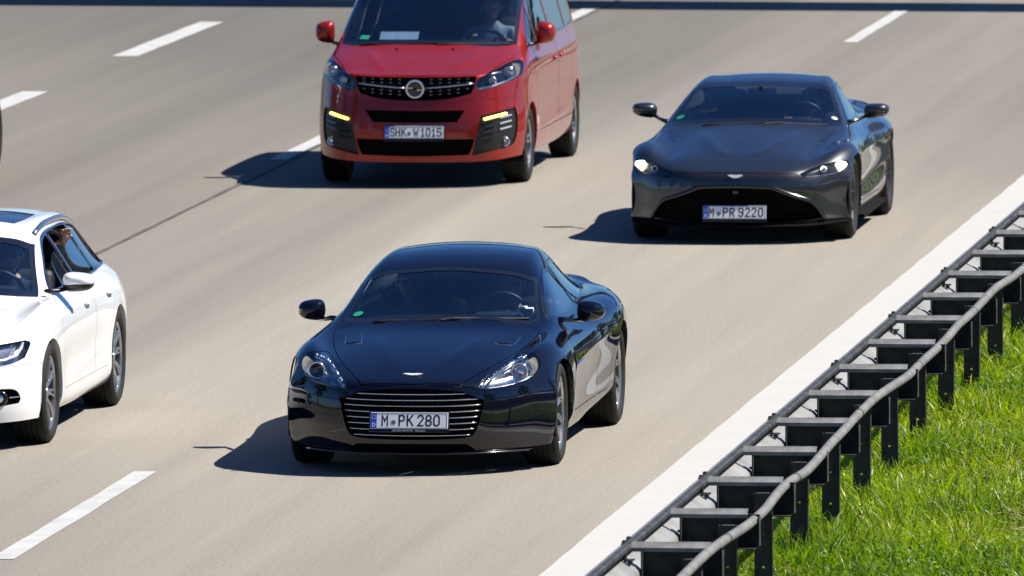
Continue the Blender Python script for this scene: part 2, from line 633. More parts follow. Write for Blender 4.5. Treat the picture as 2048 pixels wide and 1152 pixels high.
def glyphs(name, items, h, m, parent, stroke=.0105, y0=0.0):
    """items: (character, centre x, width)"""
    V, F = [], []
    lev = 0
    for ch, cx, w in items:
        for line in GLYPH[ch]:
            P = [np.array([cx - w / 2 + stroke / 2 + u * (w - stroke), -h / 2 + stroke / 2 + v * (h - stroke)]) for u, v in line]
            closed = np.allclose(P[0], P[-1])
            n = len(P) - (1 if closed else 0)
            P = P[:n]
            L, Rr = [], []
            for i in range(n):
                a = P[i - 1] if (closed or i > 0) else None
                b = P[(i + 1) % n] if (closed or i < n - 1) else None
                t1 = (P[i] - a) / np.linalg.norm(P[i] - a) if a is not None else None
                t2 = (b - P[i]) / np.linalg.norm(b - P[i]) if b is not None else None
                if t1 is None: t1 = t2; e = -t2 * stroke / 2
                elif t2 is None: t2 = t1; e = t1 * stroke / 2
                else: e = np.zeros(2)
                n1 = np.array([-t1[1], t1[0]]); n2 = np.array([-t2[1], t2[0]])
                mm = n1 + n2; mm = mm / max(np.linalg.norm(mm), 1e-6)
                k = stroke / 2 / max(mm @ n1, .38)
                L.append(P[i] + e + mm * k); Rr.append(P[i] + e - mm * k)
            lev += 1
            y = y0 - .0002 * (lev % 3)
            b0 = len(V)
            for p, q in zip(L, Rr): V += [(p[0], y, p[1]), (q[0], y, q[1])]
            for i in range(n if closed else n - 1):
                j = (i + 1) % n
                F.append((b0 + 2 * i, b0 + 2 * i + 1, b0 + 2 * j + 1, b0 + 2 * j))
    return pydata(name, V, F, m, parent)

# ------------------------------------------------------------------ ground, road, markings
def asphalt():
    m = mat('asphalt', (.17, .152, .13), .82, spec=0.35)
    nt, b = nodes(m)
    tc = N(nt, 'ShaderNodeTexCoord')
    def noise(scale, stretch, detail=5, rough=.6):
        mp = N(nt, 'ShaderNodeMapping'); mp.inputs['Scale'].default_value = stretch
        nt.links.new(tc.outputs['Object'], mp.inputs[0])
        n = N(nt, 'ShaderNodeTexNoise', Scale=scale, Detail=detail, Roughness=rough)
        nt.links.new(mp.outputs[0], n.inputs['Vector'])
        return n.outputs[0]
    big = noise(.9, (1, .014, 1), 3)          # wheel tracks and paving strips
    mid = noise(3.0, (1, .03, 1), 5)
    fine = noise(38, (1, .5, 1), 6, .75)
    base = ramp(nt, big, [(.30, (.196, .178, .152)), (.5, (.215, .196, .166)), (.72, (.236, .216, .183))])
    m2 = ramp(nt, mid, [(.3, (.90, .90, .91)), (.7, (1.06, 1.06, 1.05))])
    f2 = ramp(nt, fine, [(.28, (.66, .66, .67)), (.5, (1, 1, 1)), (.75, (1.34, 1.32, 1.28))])
    x1 = N(nt, 'ShaderNodeMix', data_type='RGBA', blend_type='MULTIPLY'); x1.inputs[0].default_value = 1
    nt.links.new(base, x1.inputs[6]); nt.links.new(m2, x1.inputs[7])
    x2 = N(nt, 'ShaderNodeMix', data_type='RGBA', blend_type='MULTIPLY'); x2.inputs[0].default_value = .85
    nt.links.new(x1.outputs[2], x2.inputs[6]); nt.links.new(f2, x2.inputs[7])
    # darker oil and tyre tracks down the lanes
    sep = N(nt, 'ShaderNodeSeparateXYZ'); nt.links.new(tc.outputs['Object'], sep.inputs[0])
    last = x2.outputs[2]
    for cx, wd, dk in ((-11.2, .7, .95), (-14.85, .75, .90), (-18.4, .85, .88), (-13.05, .35, .96)):
        s_ = N(nt, 'ShaderNodeMath', operation='SUBTRACT'); s_.inputs[1].default_value = cx
        nt.links.new(sep.outputs[0], s_.inputs[0])
        a_ = N(nt, 'ShaderNodeMath', operation='ABSOLUTE'); nt.links.new(s_.outputs[0], a_.inputs[0])
        wob = N(nt, 'ShaderNodeMath', operation='MULTIPLY_ADD'); wob.inputs[1].default_value = 1.1; 
        nt.links.new(big, wob.inputs[0]); nt.links.new(a_.outputs[0], wob.inputs[2])
        r_ = N(nt, 'ShaderNodeMapRange', interpolation_type='SMOOTHSTEP')
        r_.inputs[1].default_value, r_.inputs[2].default_value = .40, .55 + wd
        r_.inputs[3].default_value, r_.inputs[4].default_value = dk, 1.0
        nt.links.new(wob.outputs[0], r_.inputs[0])
        mm = N(nt, 'ShaderNodeVectorMath', operation='SCALE')
        nt.links.new(last, mm.inputs[0]); nt.links.new(r_.outputs[0], mm.inputs['Scale'])
        last = mm.outputs[0]
    lr = N(nt, 'ShaderNodeMapRange', interpolation_type='SMOOTHSTEP')     # darker outer lanes: mostly lens falloff put into the colour
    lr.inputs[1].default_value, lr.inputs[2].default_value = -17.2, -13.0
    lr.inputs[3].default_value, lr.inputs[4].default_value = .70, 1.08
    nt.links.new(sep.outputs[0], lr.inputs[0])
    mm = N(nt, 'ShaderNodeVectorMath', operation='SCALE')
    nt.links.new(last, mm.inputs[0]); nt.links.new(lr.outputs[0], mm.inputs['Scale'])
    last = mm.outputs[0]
    for (y0_, y1_, k_) in ((106.0, 126.0, .66), (88.0, 76.0, .84)):     # lens falloff put into the colour: darker far and near ends
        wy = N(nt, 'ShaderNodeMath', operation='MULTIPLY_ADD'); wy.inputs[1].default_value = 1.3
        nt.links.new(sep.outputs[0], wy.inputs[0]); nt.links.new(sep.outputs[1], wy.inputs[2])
        vig = N(nt, 'ShaderNodeMapRange', interpolation_type='SMOOTHSTEP')
        vig.inputs[1].default_value, vig.inputs[2].default_value = y0_ - 15.5, y1_ - 15.5
        vig.inputs[3].default_value, vig.inputs[4].default_value = 1.0, k_
        nt.links.new(wy.outputs[0], vig.inputs[0])
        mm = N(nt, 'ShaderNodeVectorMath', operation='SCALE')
        nt.links.new(last, mm.inputs[0]); nt.links.new(vig.outputs[0], mm.inputs['Scale'])
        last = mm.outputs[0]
    nt.links.new(last, b.inputs['Base Color'])
    bp = N(nt, 'ShaderNodeBump', Strength=.55, Distance=.006)
    nt.links.new(noise(55, (1, .6, 1), 6, .8), bp.inputs['Height'])
    nt.links.new(bp.outputs[0], b.inputs['Normal'])
    return m

M_SOIL = noise_on(mat('soil', (.06, .05, .03), .95, spec=.1), (.035, .055, .012), (.075, .085, .028), 3.5, bump=.6, bscale=40)
def worn(m, c1, c2, dirt, s1):
    """paint with thin, greyed and chipped places"""
    nt, b = nodes(m)
    tc = N(nt, 'ShaderNodeTexCoord')
    def nz(sc_, det, ro=.6):
        n = N(nt, 'ShaderNodeTexNoise', Scale=sc_, Detail=det, Roughness=ro)
        nt.links.new(tc.outputs['Object'], n.inputs['Vector'])
        return n.outputs[0]
    a = ramp(nt, nz(s1, 5), [(.35, c1), (.65, c2)])
    f = ramp(nt, nz(34, 8, .8), [(.30, (1, 1, 1)), (.40, (0, 0, 0))])
    mx = N(nt, 'ShaderNodeMix', data_type='RGBA'); mx.inputs[7].default_value = (*dirt, 1)
    nt.links.new(f, mx.inputs[0]); nt.links.new(a, mx.inputs[6]); nt.links.new(mx.outputs[2], b.inputs['Base Color'])
    return m
M_MARK = worn(mat('road_paint', (.4, .4, .39), .6), (.33, .33, .318), (.41, .41, .397), (.25, .24, .22), 4)
M_EDGE = worn(mat('edge_line_paint', (.4, .395, .375), .6), (.372, .365, .345), (.392, .386, .366), (.29, .28, .255), 2.2)
M_SEAM = noise_on(mat('joint_sealer', (.06, .055, .05), .7), (.05, .047, .043), (.10, .09, .078), 2)
M_CONC = noise_on(mat('concrete', (.30, .29, .27), .85), (.24, .23, .21), (.36, .35, .32), 1.2, bump=.3, bscale=20)
M_GALV = noise_on(mat('galvanised_steel', (.42, .42, .41), .48, metal=.35), (.13, .13, .127), (.20, .20, .195), 7, bump=.12, bscale=60)
M_BEAM = noise_on(mat('beam_steel', (.3, .3, .29), .5, metal=.25), (.19, .19, .185), (.27, .27, .262), 3, bump=.12, bscale=60)
M_GALVD = noise_on(mat('dark_steel', (.10, .10, .10), .6, metal=.3), (.018, .018, .019), (.055, .055, .056), 9, bump=.2, bscale=60)

ground = pydata('ground', [(-900, -500, -.09), (900, -500, -.09), (900, 1600, -.09), (-900, 1600, -.09)], [(0, 1, 2, 3)],
                noise_on(mat('meadow', (.06, .085, .025), .95, spec=.1), (.045, .07, .018), (.09, .11, .035), .15))
tag(ground, kind='structure')
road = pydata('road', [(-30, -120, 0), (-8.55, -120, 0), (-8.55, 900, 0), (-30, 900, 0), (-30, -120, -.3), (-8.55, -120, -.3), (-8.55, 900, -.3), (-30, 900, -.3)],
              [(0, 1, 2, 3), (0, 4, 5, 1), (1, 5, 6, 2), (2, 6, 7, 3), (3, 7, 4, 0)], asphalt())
tag(road, kind='structure')
mats_line = M_MARK
def strip(name, x0, x1, y0, y1, z, m, wob=.006):
    ys = np.linspace(y0, y1, max(2, int((y1 - y0) / .5) + 1))
    V, F = [], []
    for y in ys:
        V += [(x0 + rng.uniform(-wob, wob), y, z), (x1 + rng.uniform(-wob, wob), y, z)]
    for i in range(len(ys) - 1): F.append((2 * i, 2 * i + 1, 2 * i + 3, 2 * i + 2))
    return pydata(name, V, F, m, road)
strip('edge_line', -9.61, -9.30, -60, 420, .004, M_EDGE, .005)
for k in range(-5, 14):
    y = 78.55 + 18 * k
    strip('lane_dash', -13.155, -13.005, y, y + 5.9, .004, M_MARK)
for k in range(-5, 14):
    y = 114.6 + 18 * k
    strip('lane_dash', -16.60, -16.44, y, y + 6.0, .004, M_MARK)
for k in range(-10, 22):
    y = 118.1 + 11.75 * k
    strip('wide_lane_dash', -20.43, -20.17, y, y + 6.05, .004, M_MARK)
strip('pavement_joint', -16.425, -16.385, -60, 420, .008, M_SEAM, .006)

# verge: a gently domed sheet with lumps
def verge_h(x, y):
    return .04 + .055 * max(0, min(x, -6.0) + 8.3) - .06 * max(0, x + 5.0) + .03 * math.sin(x * 2.1 + y * .7) * math.sin(y * .9 - x) * min(1, max(0, (x + 8.4) * 2))
V, F = [], []
vx = [-8.56] + list(np.linspace(-8.4, -2.6, 24)); vy = list(np.arange(-60, 66, 6)) + list(np.arange(66, 112, .5)) + list(np.arange(112, 430, 6))
for y in vy:
    for x in vx: V.append((x, y, verge_h(x, y) if x > -8.5 else -.02))
n = len(vx)
for i in range(len(vy) - 1):
    for j in range(n - 1): F.append((i * n + j, i * n + j + 1, (i + 1) * n + j + 1, (i + 1) * n + j))
verge = pydata('verge_ground', V, F, M_SOIL, smooth=True)
tag(verge, kind='structure')
# the other carriageway beyond the median (outside the picture, seen only in reflections)
road2 = pydata('opposite_road', [(-2.5, -120, -.01), (20, -120, -.01), (20, 900, -.01), (-2.5, 900, -.01)], [(0, 1, 2, 3)], road.data.materials[0])
tag(road2, kind='structure')

# ------------------------------------------------------------------ grass
def leaf_mat(name, dark, light, trans=.5):
    m = bpy.data.materials.new(name); m.use_nodes = True
    nt = m.node_tree; nt.nodes.clear()
    o = N(nt, 'ShaderNodeOutputMaterial')
    at = N(nt, 'ShaderNodeAttribute', attribute_name='tint')
    c = ramp(nt, at.outputs['Fac'], [(0, dark), (.55, tuple((a + b) / 2 for a, b in zip(dark, light))), (.9, light), (1.0, (.30, .24, .09))])
    d = N(nt, 'ShaderNodeBsdfPrincipled', Roughness=.42)
    d.inputs['Specular IOR Level'].default_value = .45
    t = N(nt, 'ShaderNodeBsdfTranslucent')
    nt.links.new(c, d.inputs['Base Color'])
    g = N(nt, 'ShaderNodeMix', data_type='RGBA', blend_type='MULTIPLY'); g.inputs[0].default_value = 1
    nt.links.new(c, g.inputs[6]); g.inputs[7].default_value = (1.5, 1.7, .45, 1)
    nt.links.new(g.outputs[2], t.inputs['Color'])
    mx = N(nt, 'ShaderNodeMixShader'); mx.inputs[0].default_value = trans
    nt.links.new(d.outputs[0], mx.inputs[1]); nt.links.new(t.outputs[0], mx.inputs[2])
    nt.links.new(mx.outputs[0], o.inputs[0])
    return m
M_GRASS = leaf_mat('grass_blade', (.050, .120, .003), (.29, .36, .005), .45)

def fast_mesh(name, V, quads, tint, m, tag_kind=None):
    me = bpy.data.meshes.new(name)
    nv, nf = len(V), len(quads)
    me.vertices.add(nv); me.vertices.foreach_set('co', np.asarray(V, np.float32).ravel())
    me.loops.add(nf * 4); me.loops.foreach_set('vertex_index', np.asarray(quads, np.int32).ravel())
    me.polygons.add(nf); me.polygons.foreach_set('loop_start', np.arange(0, nf * 4, 4, dtype=np.int32))
    me.update(calc_edges=True); me.validate()
    a = me.attributes.new('tint', 'FLOAT', 'POINT'); a.data.foreach_set('value', np.asarray(tint, np.float32))
    me.polygons.foreach_set('use_smooth', np.ones(nf, bool))
    return link(name, me, m)

def patch(x, y, s, seed):
    """smooth value noise 0..1"""
    r = np.random.RandomState(seed); g = r.rand(64, 64)
    u, v = x / s, y / s
    i, j = np.floor(u).astype(int), np.floor(v).astype(int)
    fu, fv = u - i, v - j
    fu = fu * fu * (3 - 2 * fu); fv = fv * fv * (3 - 2 * fv)
    G = lambda a, b: g[a % 64, b % 64]
    return G(i, j) * (1 - fu) * (1 - fv) + G(i + 1, j) * fu * (1 - fv) + G(i, j + 1) * (1 - fu) * fv + G(i + 1, j + 1) * fu * fv

def grass(n, seed):
    r = np.random.RandomState(seed)
    x = r.uniform(-8.5, -5.9, n); y = r.uniform(72.5, 104, n)
    dens = patch(x, y, .45, 3) * .6 + patch(x, y, 1.3, 4) * .55
    keep = r.rand(n) < np.clip(dens * 2.3 - .44, .05, 1) * np.clip((x + 8.5) * 6, .12, 1)
    x, y = x[keep], y[keep]; n = len(x)
    tall = patch(x, y, .8, 5)
    L = (.07 + .18 * r.rand(n) ** 1.8) * (.55 + .95 * tall)
    wd = r.uniform(.0028, .0075, n)
    a = r.uniform(0, 2 * np.pi, n)
    lean = r.uniform(.15, 1.15, n)
    la = r.uniform(0, 2 * np.pi, n)
    zb = np.array([verge_h(p, q) for p, q in zip(x, y)]) - .01
    V = np.zeros((n, 8, 3)); lv = [0, .4, .75, 1.0]; ws = [1, .9, .6, .12]
    for k in range(4):
        t = lv[k]
        hx = x + np.cos(la) * lean * L * t ** 1.8; hy = y + np.sin(la) * lean * L * t ** 1.8
        hz = zb + L * t * (1 - .55 * lean * t) * .92
        dx, dy = np.cos(a) * wd * ws[k], np.sin(a) * wd * ws[k]
        V[:, 2 * k] = np.stack([hx - dx, hy - dy, hz], 1); V[:, 2 * k + 1] = np.stack([hx + dx, hy + dy, hz], 1)
    q = np.array([[0, 1, 3, 2], [2, 3, 5, 4], [4, 5, 7, 6]])
    Q = (np.arange(n)[:, None, None] * 8 + q[None]).reshape(-1, 4)
    t0 = np.clip(.12 + .62 * patch(x, y, .9, 8) + r.normal(0, .24, n), 0, .93)
    t0[r.rand(n) < .012 + .05 * (patch(x, y, .5, 9) > .74)] = 1.0
    return V.reshape(-1, 3), Q, np.repeat(t0, 8)
gv, gq, gt = grass(150000, 11)
go = fast_mesh('grass', gv, gq, gt, M_GRASS)
tag(go, kind='stuff')

def weeds(n, seed):
    """small broad leaves close to the ground"""
    r = np.random.RandomState(seed)
    x = r.uniform(-8.4, -5.9, n); y = r.uniform(72.5, 100, n)
    k = patch(x, y, 1.1, 21) > np.where(y < 81.5, .18, .55)
    x, y = x[k], y[k]; n = len(x)
    s = r.uniform(.008, .022, n)
    a = r.uniform(0, 2 * np.pi, n); tl = r.uniform(-.6, .6, (n, 2))
    z = np.array([verge_h(p, q) for p, q in zip(x, y)]) + r.uniform(.015, .12, n)
    loc = np.array([(-1, 0), (0, -.55), (1, 0), (0, .55)])
    V = np.zeros((n, 4, 3))
    for i, (u, v) in enumerate(loc):
        dx = (np.cos(a) * u - np.sin(a) * v) * s; dy = (np.sin(a) * u + np.cos(a) * v) * s
        V[:, i] = np.stack([x + dx, y + dy, z + dx * tl[:, 0] + dy * tl[:, 1]], 1)
    Q = np.arange(n * 4).reshape(-1, 4)
    t = np.clip(r.normal(.30, .18, n), 0, .9)
    return V.reshape(-1, 3), Q, np.repeat(t, 4)
wv, wq, wt = weeds(34000, 5)
tag(fast_mesh('clover', wv, wq, wt, M_GRASS), kind='stuff')

def straw(n, seed):
    r = np.random.RandomState(seed)
    cx = np.array([-7.2, -6.7, -7.05, -6.5]); cy = np.array([80.4, 80.6, 84, 79.0])
    k = r.randint(0, 4, n)
    x = cx[k] + r.normal(0, .22, n); y = cy[k] + r.normal(0, .8, n)
    L = r.uniform(.04, .14, n); a = r.uniform(0, np.pi, n)
    z = np.array([verge_h(p, q) for p, q in zip(x, y)]) + r.uniform(.03, .10, n)
    V = np.zeros((n, 4, 3)); w = .003
    dx, dy = np.cos(a) * L, np.sin(a) * L
    up = r.uniform(-.03, .05, n)
    V[:, 0] = np.stack([x, y - w, z], 1); V[:, 1] = np.stack([x + dx, y + dy - w, z + up], 1); V[:, 2] = np.stack([x + dx, y + dy + w, z + up + .004], 1); V[:, 3] = np.stack([x, y + w, z + .004], 1)
    return V.reshape(-1, 3), np.arange(n * 4).reshape(-1, 4), np.full(n * 4, 1.0)
sv, sq, st_ = straw(600, 8)
tag(fast_mesh('dry_straw', sv, sq, st_, M_GRASS), kind='stuff')

# ------------------------------------------------------------------ guardrail
rail = tag(empty('guardrail', (-8.2, 85, 0)), 'long galvanised guardrail on dark posts with wavy grey tube along the grass', 'guardrail')
def rail_local(x, y, z): return (x + 8.2, y - 85, z)
Y0R, Y1R = 44.31, 130.31
def sweep(name, prof, y0, y1, thick, m, step=2.0):
    """open profile (x, z) with a thickness, swept along the road"""
    P = np.array(prof, float)
    t = np.gradient(P, axis=0); t /= np.linalg.norm(t, axis=1, keepdims=True)
    nrm = np.stack([-t[:, 1], t[:, 0]], 1)
    ring = np.vstack([P, (P + nrm * thick)[::-1]])
    k = len(ring); ys = np.arange(y0, y1 + .01, step)
    V = [rail_local(a, y, b) for y in ys for a, b in ring]
    F = [(i * k + j, i * k + (j + 1) % k, (i + 1) * k + (j + 1) % k, (i + 1) * k + j) for i in range(len(ys) - 1) for j in range(k)]
    o = MB().add(V, F).obj(name, m, rail, smooth=True, angle=35)
    return o
# beam: two bulges towards the road; rolled lips
bprof = [(-8.400, .750), (-8.403, .754), (-8.428, .755), (-8.455, .748), (-8.478, .728), (-8.482, .650), (-8.470, .632), (-8.420, .606), (-8.402, .590), (-8.400, .580), (-8.415, .562), (-8.470, .526), (-8.484, .508), (-8.482, .480), (-8.465, .464), (-8.425, .438), (-8.400, .432)]
sweep('rail_beam', bprof, Y0R - 1, Y1R + 1, .004, M_BEAM)
sweep('rail_shade_strip', [(-8.392, .728), (-8.390, .750), (-8.397, .7575), (-8.428, .7590)], Y0R - 1, Y1R + 1, .004, M_GALVD)  # added dark strip standing in for the shaded band along the beam top
def make_post():
    b = MB()
    # C section: web towards the traffic with a few slot holes, two flanges, rolled lips
    w, d, h, t = .11, .055, .95, .005
    zs = [0, .28, .292, .50, .512, .70, .712, h]
    for i in range(len(zs) - 1):
        hole = i in (1, 3, 5)
        if hole:
            b.box((-w / 4 - .004, 0, (zs[i] + zs[i + 1]) / 2), (w / 2 - .008, t, zs[i + 1] - zs[i]))
            b.box((w / 4 + .004, 0, (zs[i] + zs[i + 1]) / 2), (w / 2 - .008, t, zs[i + 1] - zs[i]))
        else:
            b.box((0, 0, (zs[i] + zs[i + 1]) / 2), (w, t, zs[i + 1] - zs[i]))
    for s in (1, -1):
        b.box((s * (w / 2 - t / 2), d / 2 + t / 2, h / 2), (t, d, h))
        b.box((s * (w / 2 - .012), d + t / 2 + .001, h / 2), (.022, t, h))
    b.box((0, .03, h - .0), (w * .7, .05, .004))
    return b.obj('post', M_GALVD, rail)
def make_spacer():
    b = MB()
    b.box((.0, .09, .0), (.46, .005, .190))                      # web plate
    b.box((.005, .02, -.097), (.42, .14, .005))                   # lower flange
    b.box((-.232, .05, 0), (.005, .085, .17)); b.box((.232, .05, 0), (.005, .085, .17))
    return b.obj('spacer', M_GALVD, rail)
sweep('box_beam', [(-8.466, .668), (-8.450, .664), (-8.372, .622), (-8.352, .602), (-8.346, .580), (-8.350, .505), (-8.372, .478), (-8.396, .470)], Y0R - 1, Y1R + 1, .004, M_BEAM)
M_STRAP = noise_on(mat('bare_steel', (.3, .3, .29), .45, metal=.3), (.16, .16, .156), (.27, .27, .262), 9, bump=.15, bscale=50)
def make_strap():
    b = MB()
    b.box((.004, -.008, .002), (.455, .044, .005), Matrix.Rotation(R(38), 3, 'X'))
    b.box((.004, -.026, -.022), (.455, .005, .020))
    b.box((.004, .022, .016), (.455, .020, .005))
    return b.obj('strap', M_STRAP, rail)
def make_clamp():
    b = MB()
    b.box((0, 0, 0), (.07, .045, .008)); b.box((-.03, .01, -.03), (.012, .05, .06), Matrix.Rotation(.5, 3, 'Y'))
    b.lathe([(-.012, .0001), (-.012, .016), (.012, .016), (.012, .0001)], 8, axis='y', c=(.012, -.03, -.012))
    b.lathe([(-.01, .0001), (-.01, .012), (.02, .012), (.02, .0001)], 8, axis='z', c=(-.02, 0, .01))
    return b.obj('bolt_clamp', M_GALVD, rail)
def make_strap_shadow():
    return MB().tube([(-.06, 0, .03), (.06, -.02, -.055)], .008, 6).obj('strap_shadow', M_GALVD, rail)  # thin dark bar standing in for the diagonal shadow of the strap
protos = None
k0 = int((Y0R - 76.31) // 2); kk = range(k0, k0 + int((Y1R - Y0R) / 2) + 1)
first = {}
for k in kk:
    y = 76.31 + 2.0 * k
    for key, fn, p in (('post', make_post, (-8.045, y - .14, -.275)), ('spacer', make_spacer, (-8.105, y - .05, .632)), ('strap', make_strap, (-8.170, y - .03, .745)),
                       ('clamp', make_clamp, (-8.40, y - .12, .672)), ('strap_shadow', make_strap_shadow, (-8.30, y + .04, .60))):
        if key == 'clamp' and k % 2: continue
        if key == 'strap_shadow' and not k % 2: continue
        if key not in first:
            o = first[key] = fn()
        else:
            o = first[key].copy(); col.objects.link(o)
        o.location = rail_local(*p)
        if key == 'post':
            o.rotation_euler = (rng.uniform(-.012, .012), rng.uniform(-.012, .012), rng.uniform(-.04, .04))
        if key == 'strap':
            o.rotation_euler = (rng.uniform(.0, .05), .0, rng.uniform(-.015, .015))
    if k % 2 == 0:
        for dy in (-.12, .10):
            if 'bump' not in first:
                o = first['bump'] = MB().lathe([(0, .016), (.012, .014), (.016, .0001)], 8, axis='z').box((0, .0, -.004), (.03, .09, .006)).obj('splice_bolt', M_GALVD, rail)
            else:
                o = first['bump'].copy(); col.objects.link(o)
            o.location = rail_local(-8.435, y + .1 + dy, .760)
# wavy tube on the far side
_p = [(69.875, .833), (71.091, .845), (71.887, .834), (72.935, .806), (74.014, .791), (74.7, .814), (75.3, .822), (76.27, .797), (77.053, .824), (77.717, .843), (78.665, .838), (79.778, .848), (80.632, .862), (81.652, .85), (82.848, .818), (84.1, .812), (84.881, .809), (85.746, .829), (86.333, .860), (87.378, .855), (88.448, .85), (89.545, .859), (90.668, .84), (91.769, .839)]
_p = [(y * 7.92 / 7.8, 7.97 + (z - 7.97) * 7.92 / 7.8) for y, z in _p]
_d = _p[-1][0] - _p[0][0] + 1.2
_all = [(y + k * _d, z) for k in (-1, 0, 1) for y, z in _p]
_ys = np.arange(50, 122, .2); _zs = np.interp(_ys, [a for a, _ in _all], [b for _, b in _all])
ker = np.hanning(5); ker /= ker.sum(); _zs = np.convolve(np.pad(_zs, 2, mode='edge'), ker, 'valid')
MB().tube([rail_local(-7.92 + .012 * math.sin(y * 1.3), y, z) for y, z in zip(_ys, _zs)], .029, 12).obj('tube', noise_on(mat('weathered_tube', (.33, .32, .30), .62), (.105, .103, .097), (.15, .147, .138), 6, bump=.25, bscale=30), rail, smooth=True)
fc = None
for y in np.arange(52.9, 120, 4.0):
    z = float(np.interp(y, _ys, _zs))
    if fc is None:
        b = MB(); b.lathe([(-.010, .0292), (-.010, .0320), (.010, .0320), (.010, .0292)], 14, axis='y')
        o = fc = b.obj('tube_clip', M_GALVD, rail)
    else:
        o = fc.copy(); col.objects.link(o)
    o.location = rail_local(-7.92 + .012 * math.sin(y * 1.3), y, z)

# ------------------------------------------------------------------ what stands outside the picture and shows in shadows and reflections
gan = tag(empty('sign_gantry', (-19, 141.0, 0), R(-4.4)), 'steel sign gantry spanning the road, its shadow crossing the lanes', 'gantry')
b = MB()
b.box((0, 0, 6.75), (30, 1.4, 1.2), bev=.03); b.obj('cross_beam', M_GALV, gan)
for x in (-14.4, 13.9):
    MB().box((x, 0, 3.2), (.5, .6, 6.4), bev=.03).obj('post', M_GALV, gan)
bridge = tag(empty('overpass_bridge', (0, -5, 0)), 'concrete overpass bridge with railing crossing above the road', 'bridge')
MB().box((0, 0, 5.7), (110, 9.5, 1.1), bev=.05).obj('deck', M_CONC, bridge)
MB().box((0, 4.6, 6.45), (110, .35, .42), bev=.03).obj('parapet', M_CONC, bridge)
for x in (-36, -5.6, 27): MB().box((x, 0, 2.55), (1.0, 7, 5.2), bev=.08).obj('pier', M_CONC, bridge)
b = MB()
for z in (6.95, 7.2, 7.45): b.tube([(-55, 4.6, z), (55, 4.6, z)], .03, 6)
b.obj('railing', M_GALV, bridge)

M_LEAF = leaf_mat('tree_leaf', (.025, .05, .010), (.075, .11, .022), .3)
M_BARK = noise_on(mat('bark', (.09, .07, .05), .9), (.06, .048, .035), (.13, .10, .075), 6, bump=.6, bscale=20)
def tree_meshes(seed, h, w):
    r = np.random.RandomState(seed)
    n_c = 46
    C_ = []
    for i in range(n_c):
        t = r.rand()
        rad = w * (math.sin(math.pi * (.18 + .78 * t)) ** .8) * (.35 + .65 * math.sqrt(r.rand()))
        a = r.rand() * 2 * math.pi
        C_.append((rad * math.cos(a), rad * math.sin(a), h * (.22 + .76 * t), w * r.uniform(.18, .36)))
    V, T = [], []
    for cx, cy, cz, cr in C_:
        n = 130
        d = r.normal(size=(n, 3)); d /= np.linalg.norm(d, axis=1, keepdims=True)
        p = np.array([cx, cy, cz]) + d * cr * (r.rand(n, 1) ** .35) * np.array([1, 1, .7])
        u = r.normal(size=(n, 3)); u /= np.linalg.norm(u, axis=1, keepdims=True)
        v = np.cross(u, r.normal(size=(n, 3))); v /= np.linalg.norm(v, axis=1, keepdims=True)
        s = r.uniform(.10, .22, (n, 1)) * (w / 3)
        V.append(np.stack([p - u * s, p - v * s * .6, p + u * s, p + v * s * .6], 1).reshape(-1, 3))
        T.append(np.repeat(np.clip(r.normal(.4, .22, n), 0, .9), 4))
    V = np.vstack(V); T = np.concatenate(T)
    cr_ = fast_mesh('crown', V, np.arange(len(V)).reshape(-1, 4), T, M_LEAF)
    b = MB(); b.tube([(0, 0, -.2), (.05, 0, h * .25), (0, .08, h * .55), (0, 0, h * .85)], [w * .09, w * .07, w * .045, w * .01], 8)
    for i in range(7):
        cx, cy, cz, _ = C_[i * 6]
        b.tube([(0, 0, max(h * .18, cz - h * .2)), (cx * .5, cy * .5, cz - h * .07), (cx, cy, cz)], [w * .035, w * .025, w * .008], 6)
    tr = b.obj('trunk', M_BARK, smooth=True)
    ms = (cr_.data, tr.data)
    bpy.data.objects.remove(cr_); bpy.data.objects.remove(tr)
    return ms
TREES = [tree_meshes(1, 10, 3.2), tree_meshes(2, 13, 3.6), tree_meshes(3, 8, 2.8)]
def plant_tree(x, y, kind, s, lab, grp):
    t = tag(empty('tree', (x, y, -.1), rng.uniform(0, 6.28)), lab, 'tree', grp)
    t.scale = (s, s, s)
    link('crown', TREES[kind][0], None, t); link('trunk', TREES[kind][1], None, t)
for i in range(20):
    plant_tree(26 + rng.uniform(-2, 4), 90 + i * 15 + rng.uniform(-4, 4), i % 3, rng.uniform(.85, 1.25), 'leafy roadside tree in the row beyond the opposite road', 'trees beyond the opposite road')
for i in range(9):
    plant_tree(30 + rng.uniform(-2, 4), -60 + i * 16, (i + 1) % 3, rng.uniform(.9, 1.2), 'leafy roadside tree in the row beyond the opposite road', 'trees beyond the opposite road')
for i in range(12):
    plant_tree(-42 + rng.uniform(-4, 2), -50 + i * 14, i % 3, rng.uniform(.9, 1.3), 'leafy tree on the outer side of the road', 'trees on the outer side of the road')
for i in range(9):
    plant_tree(-26 + i * 6.5 + rng.uniform(-1, 1), -70 - rng.uniform(0, 20), i % 3, rng.uniform(1.0, 1.4), 'leafy tree far behind the overpass', 'trees behind the overpass')

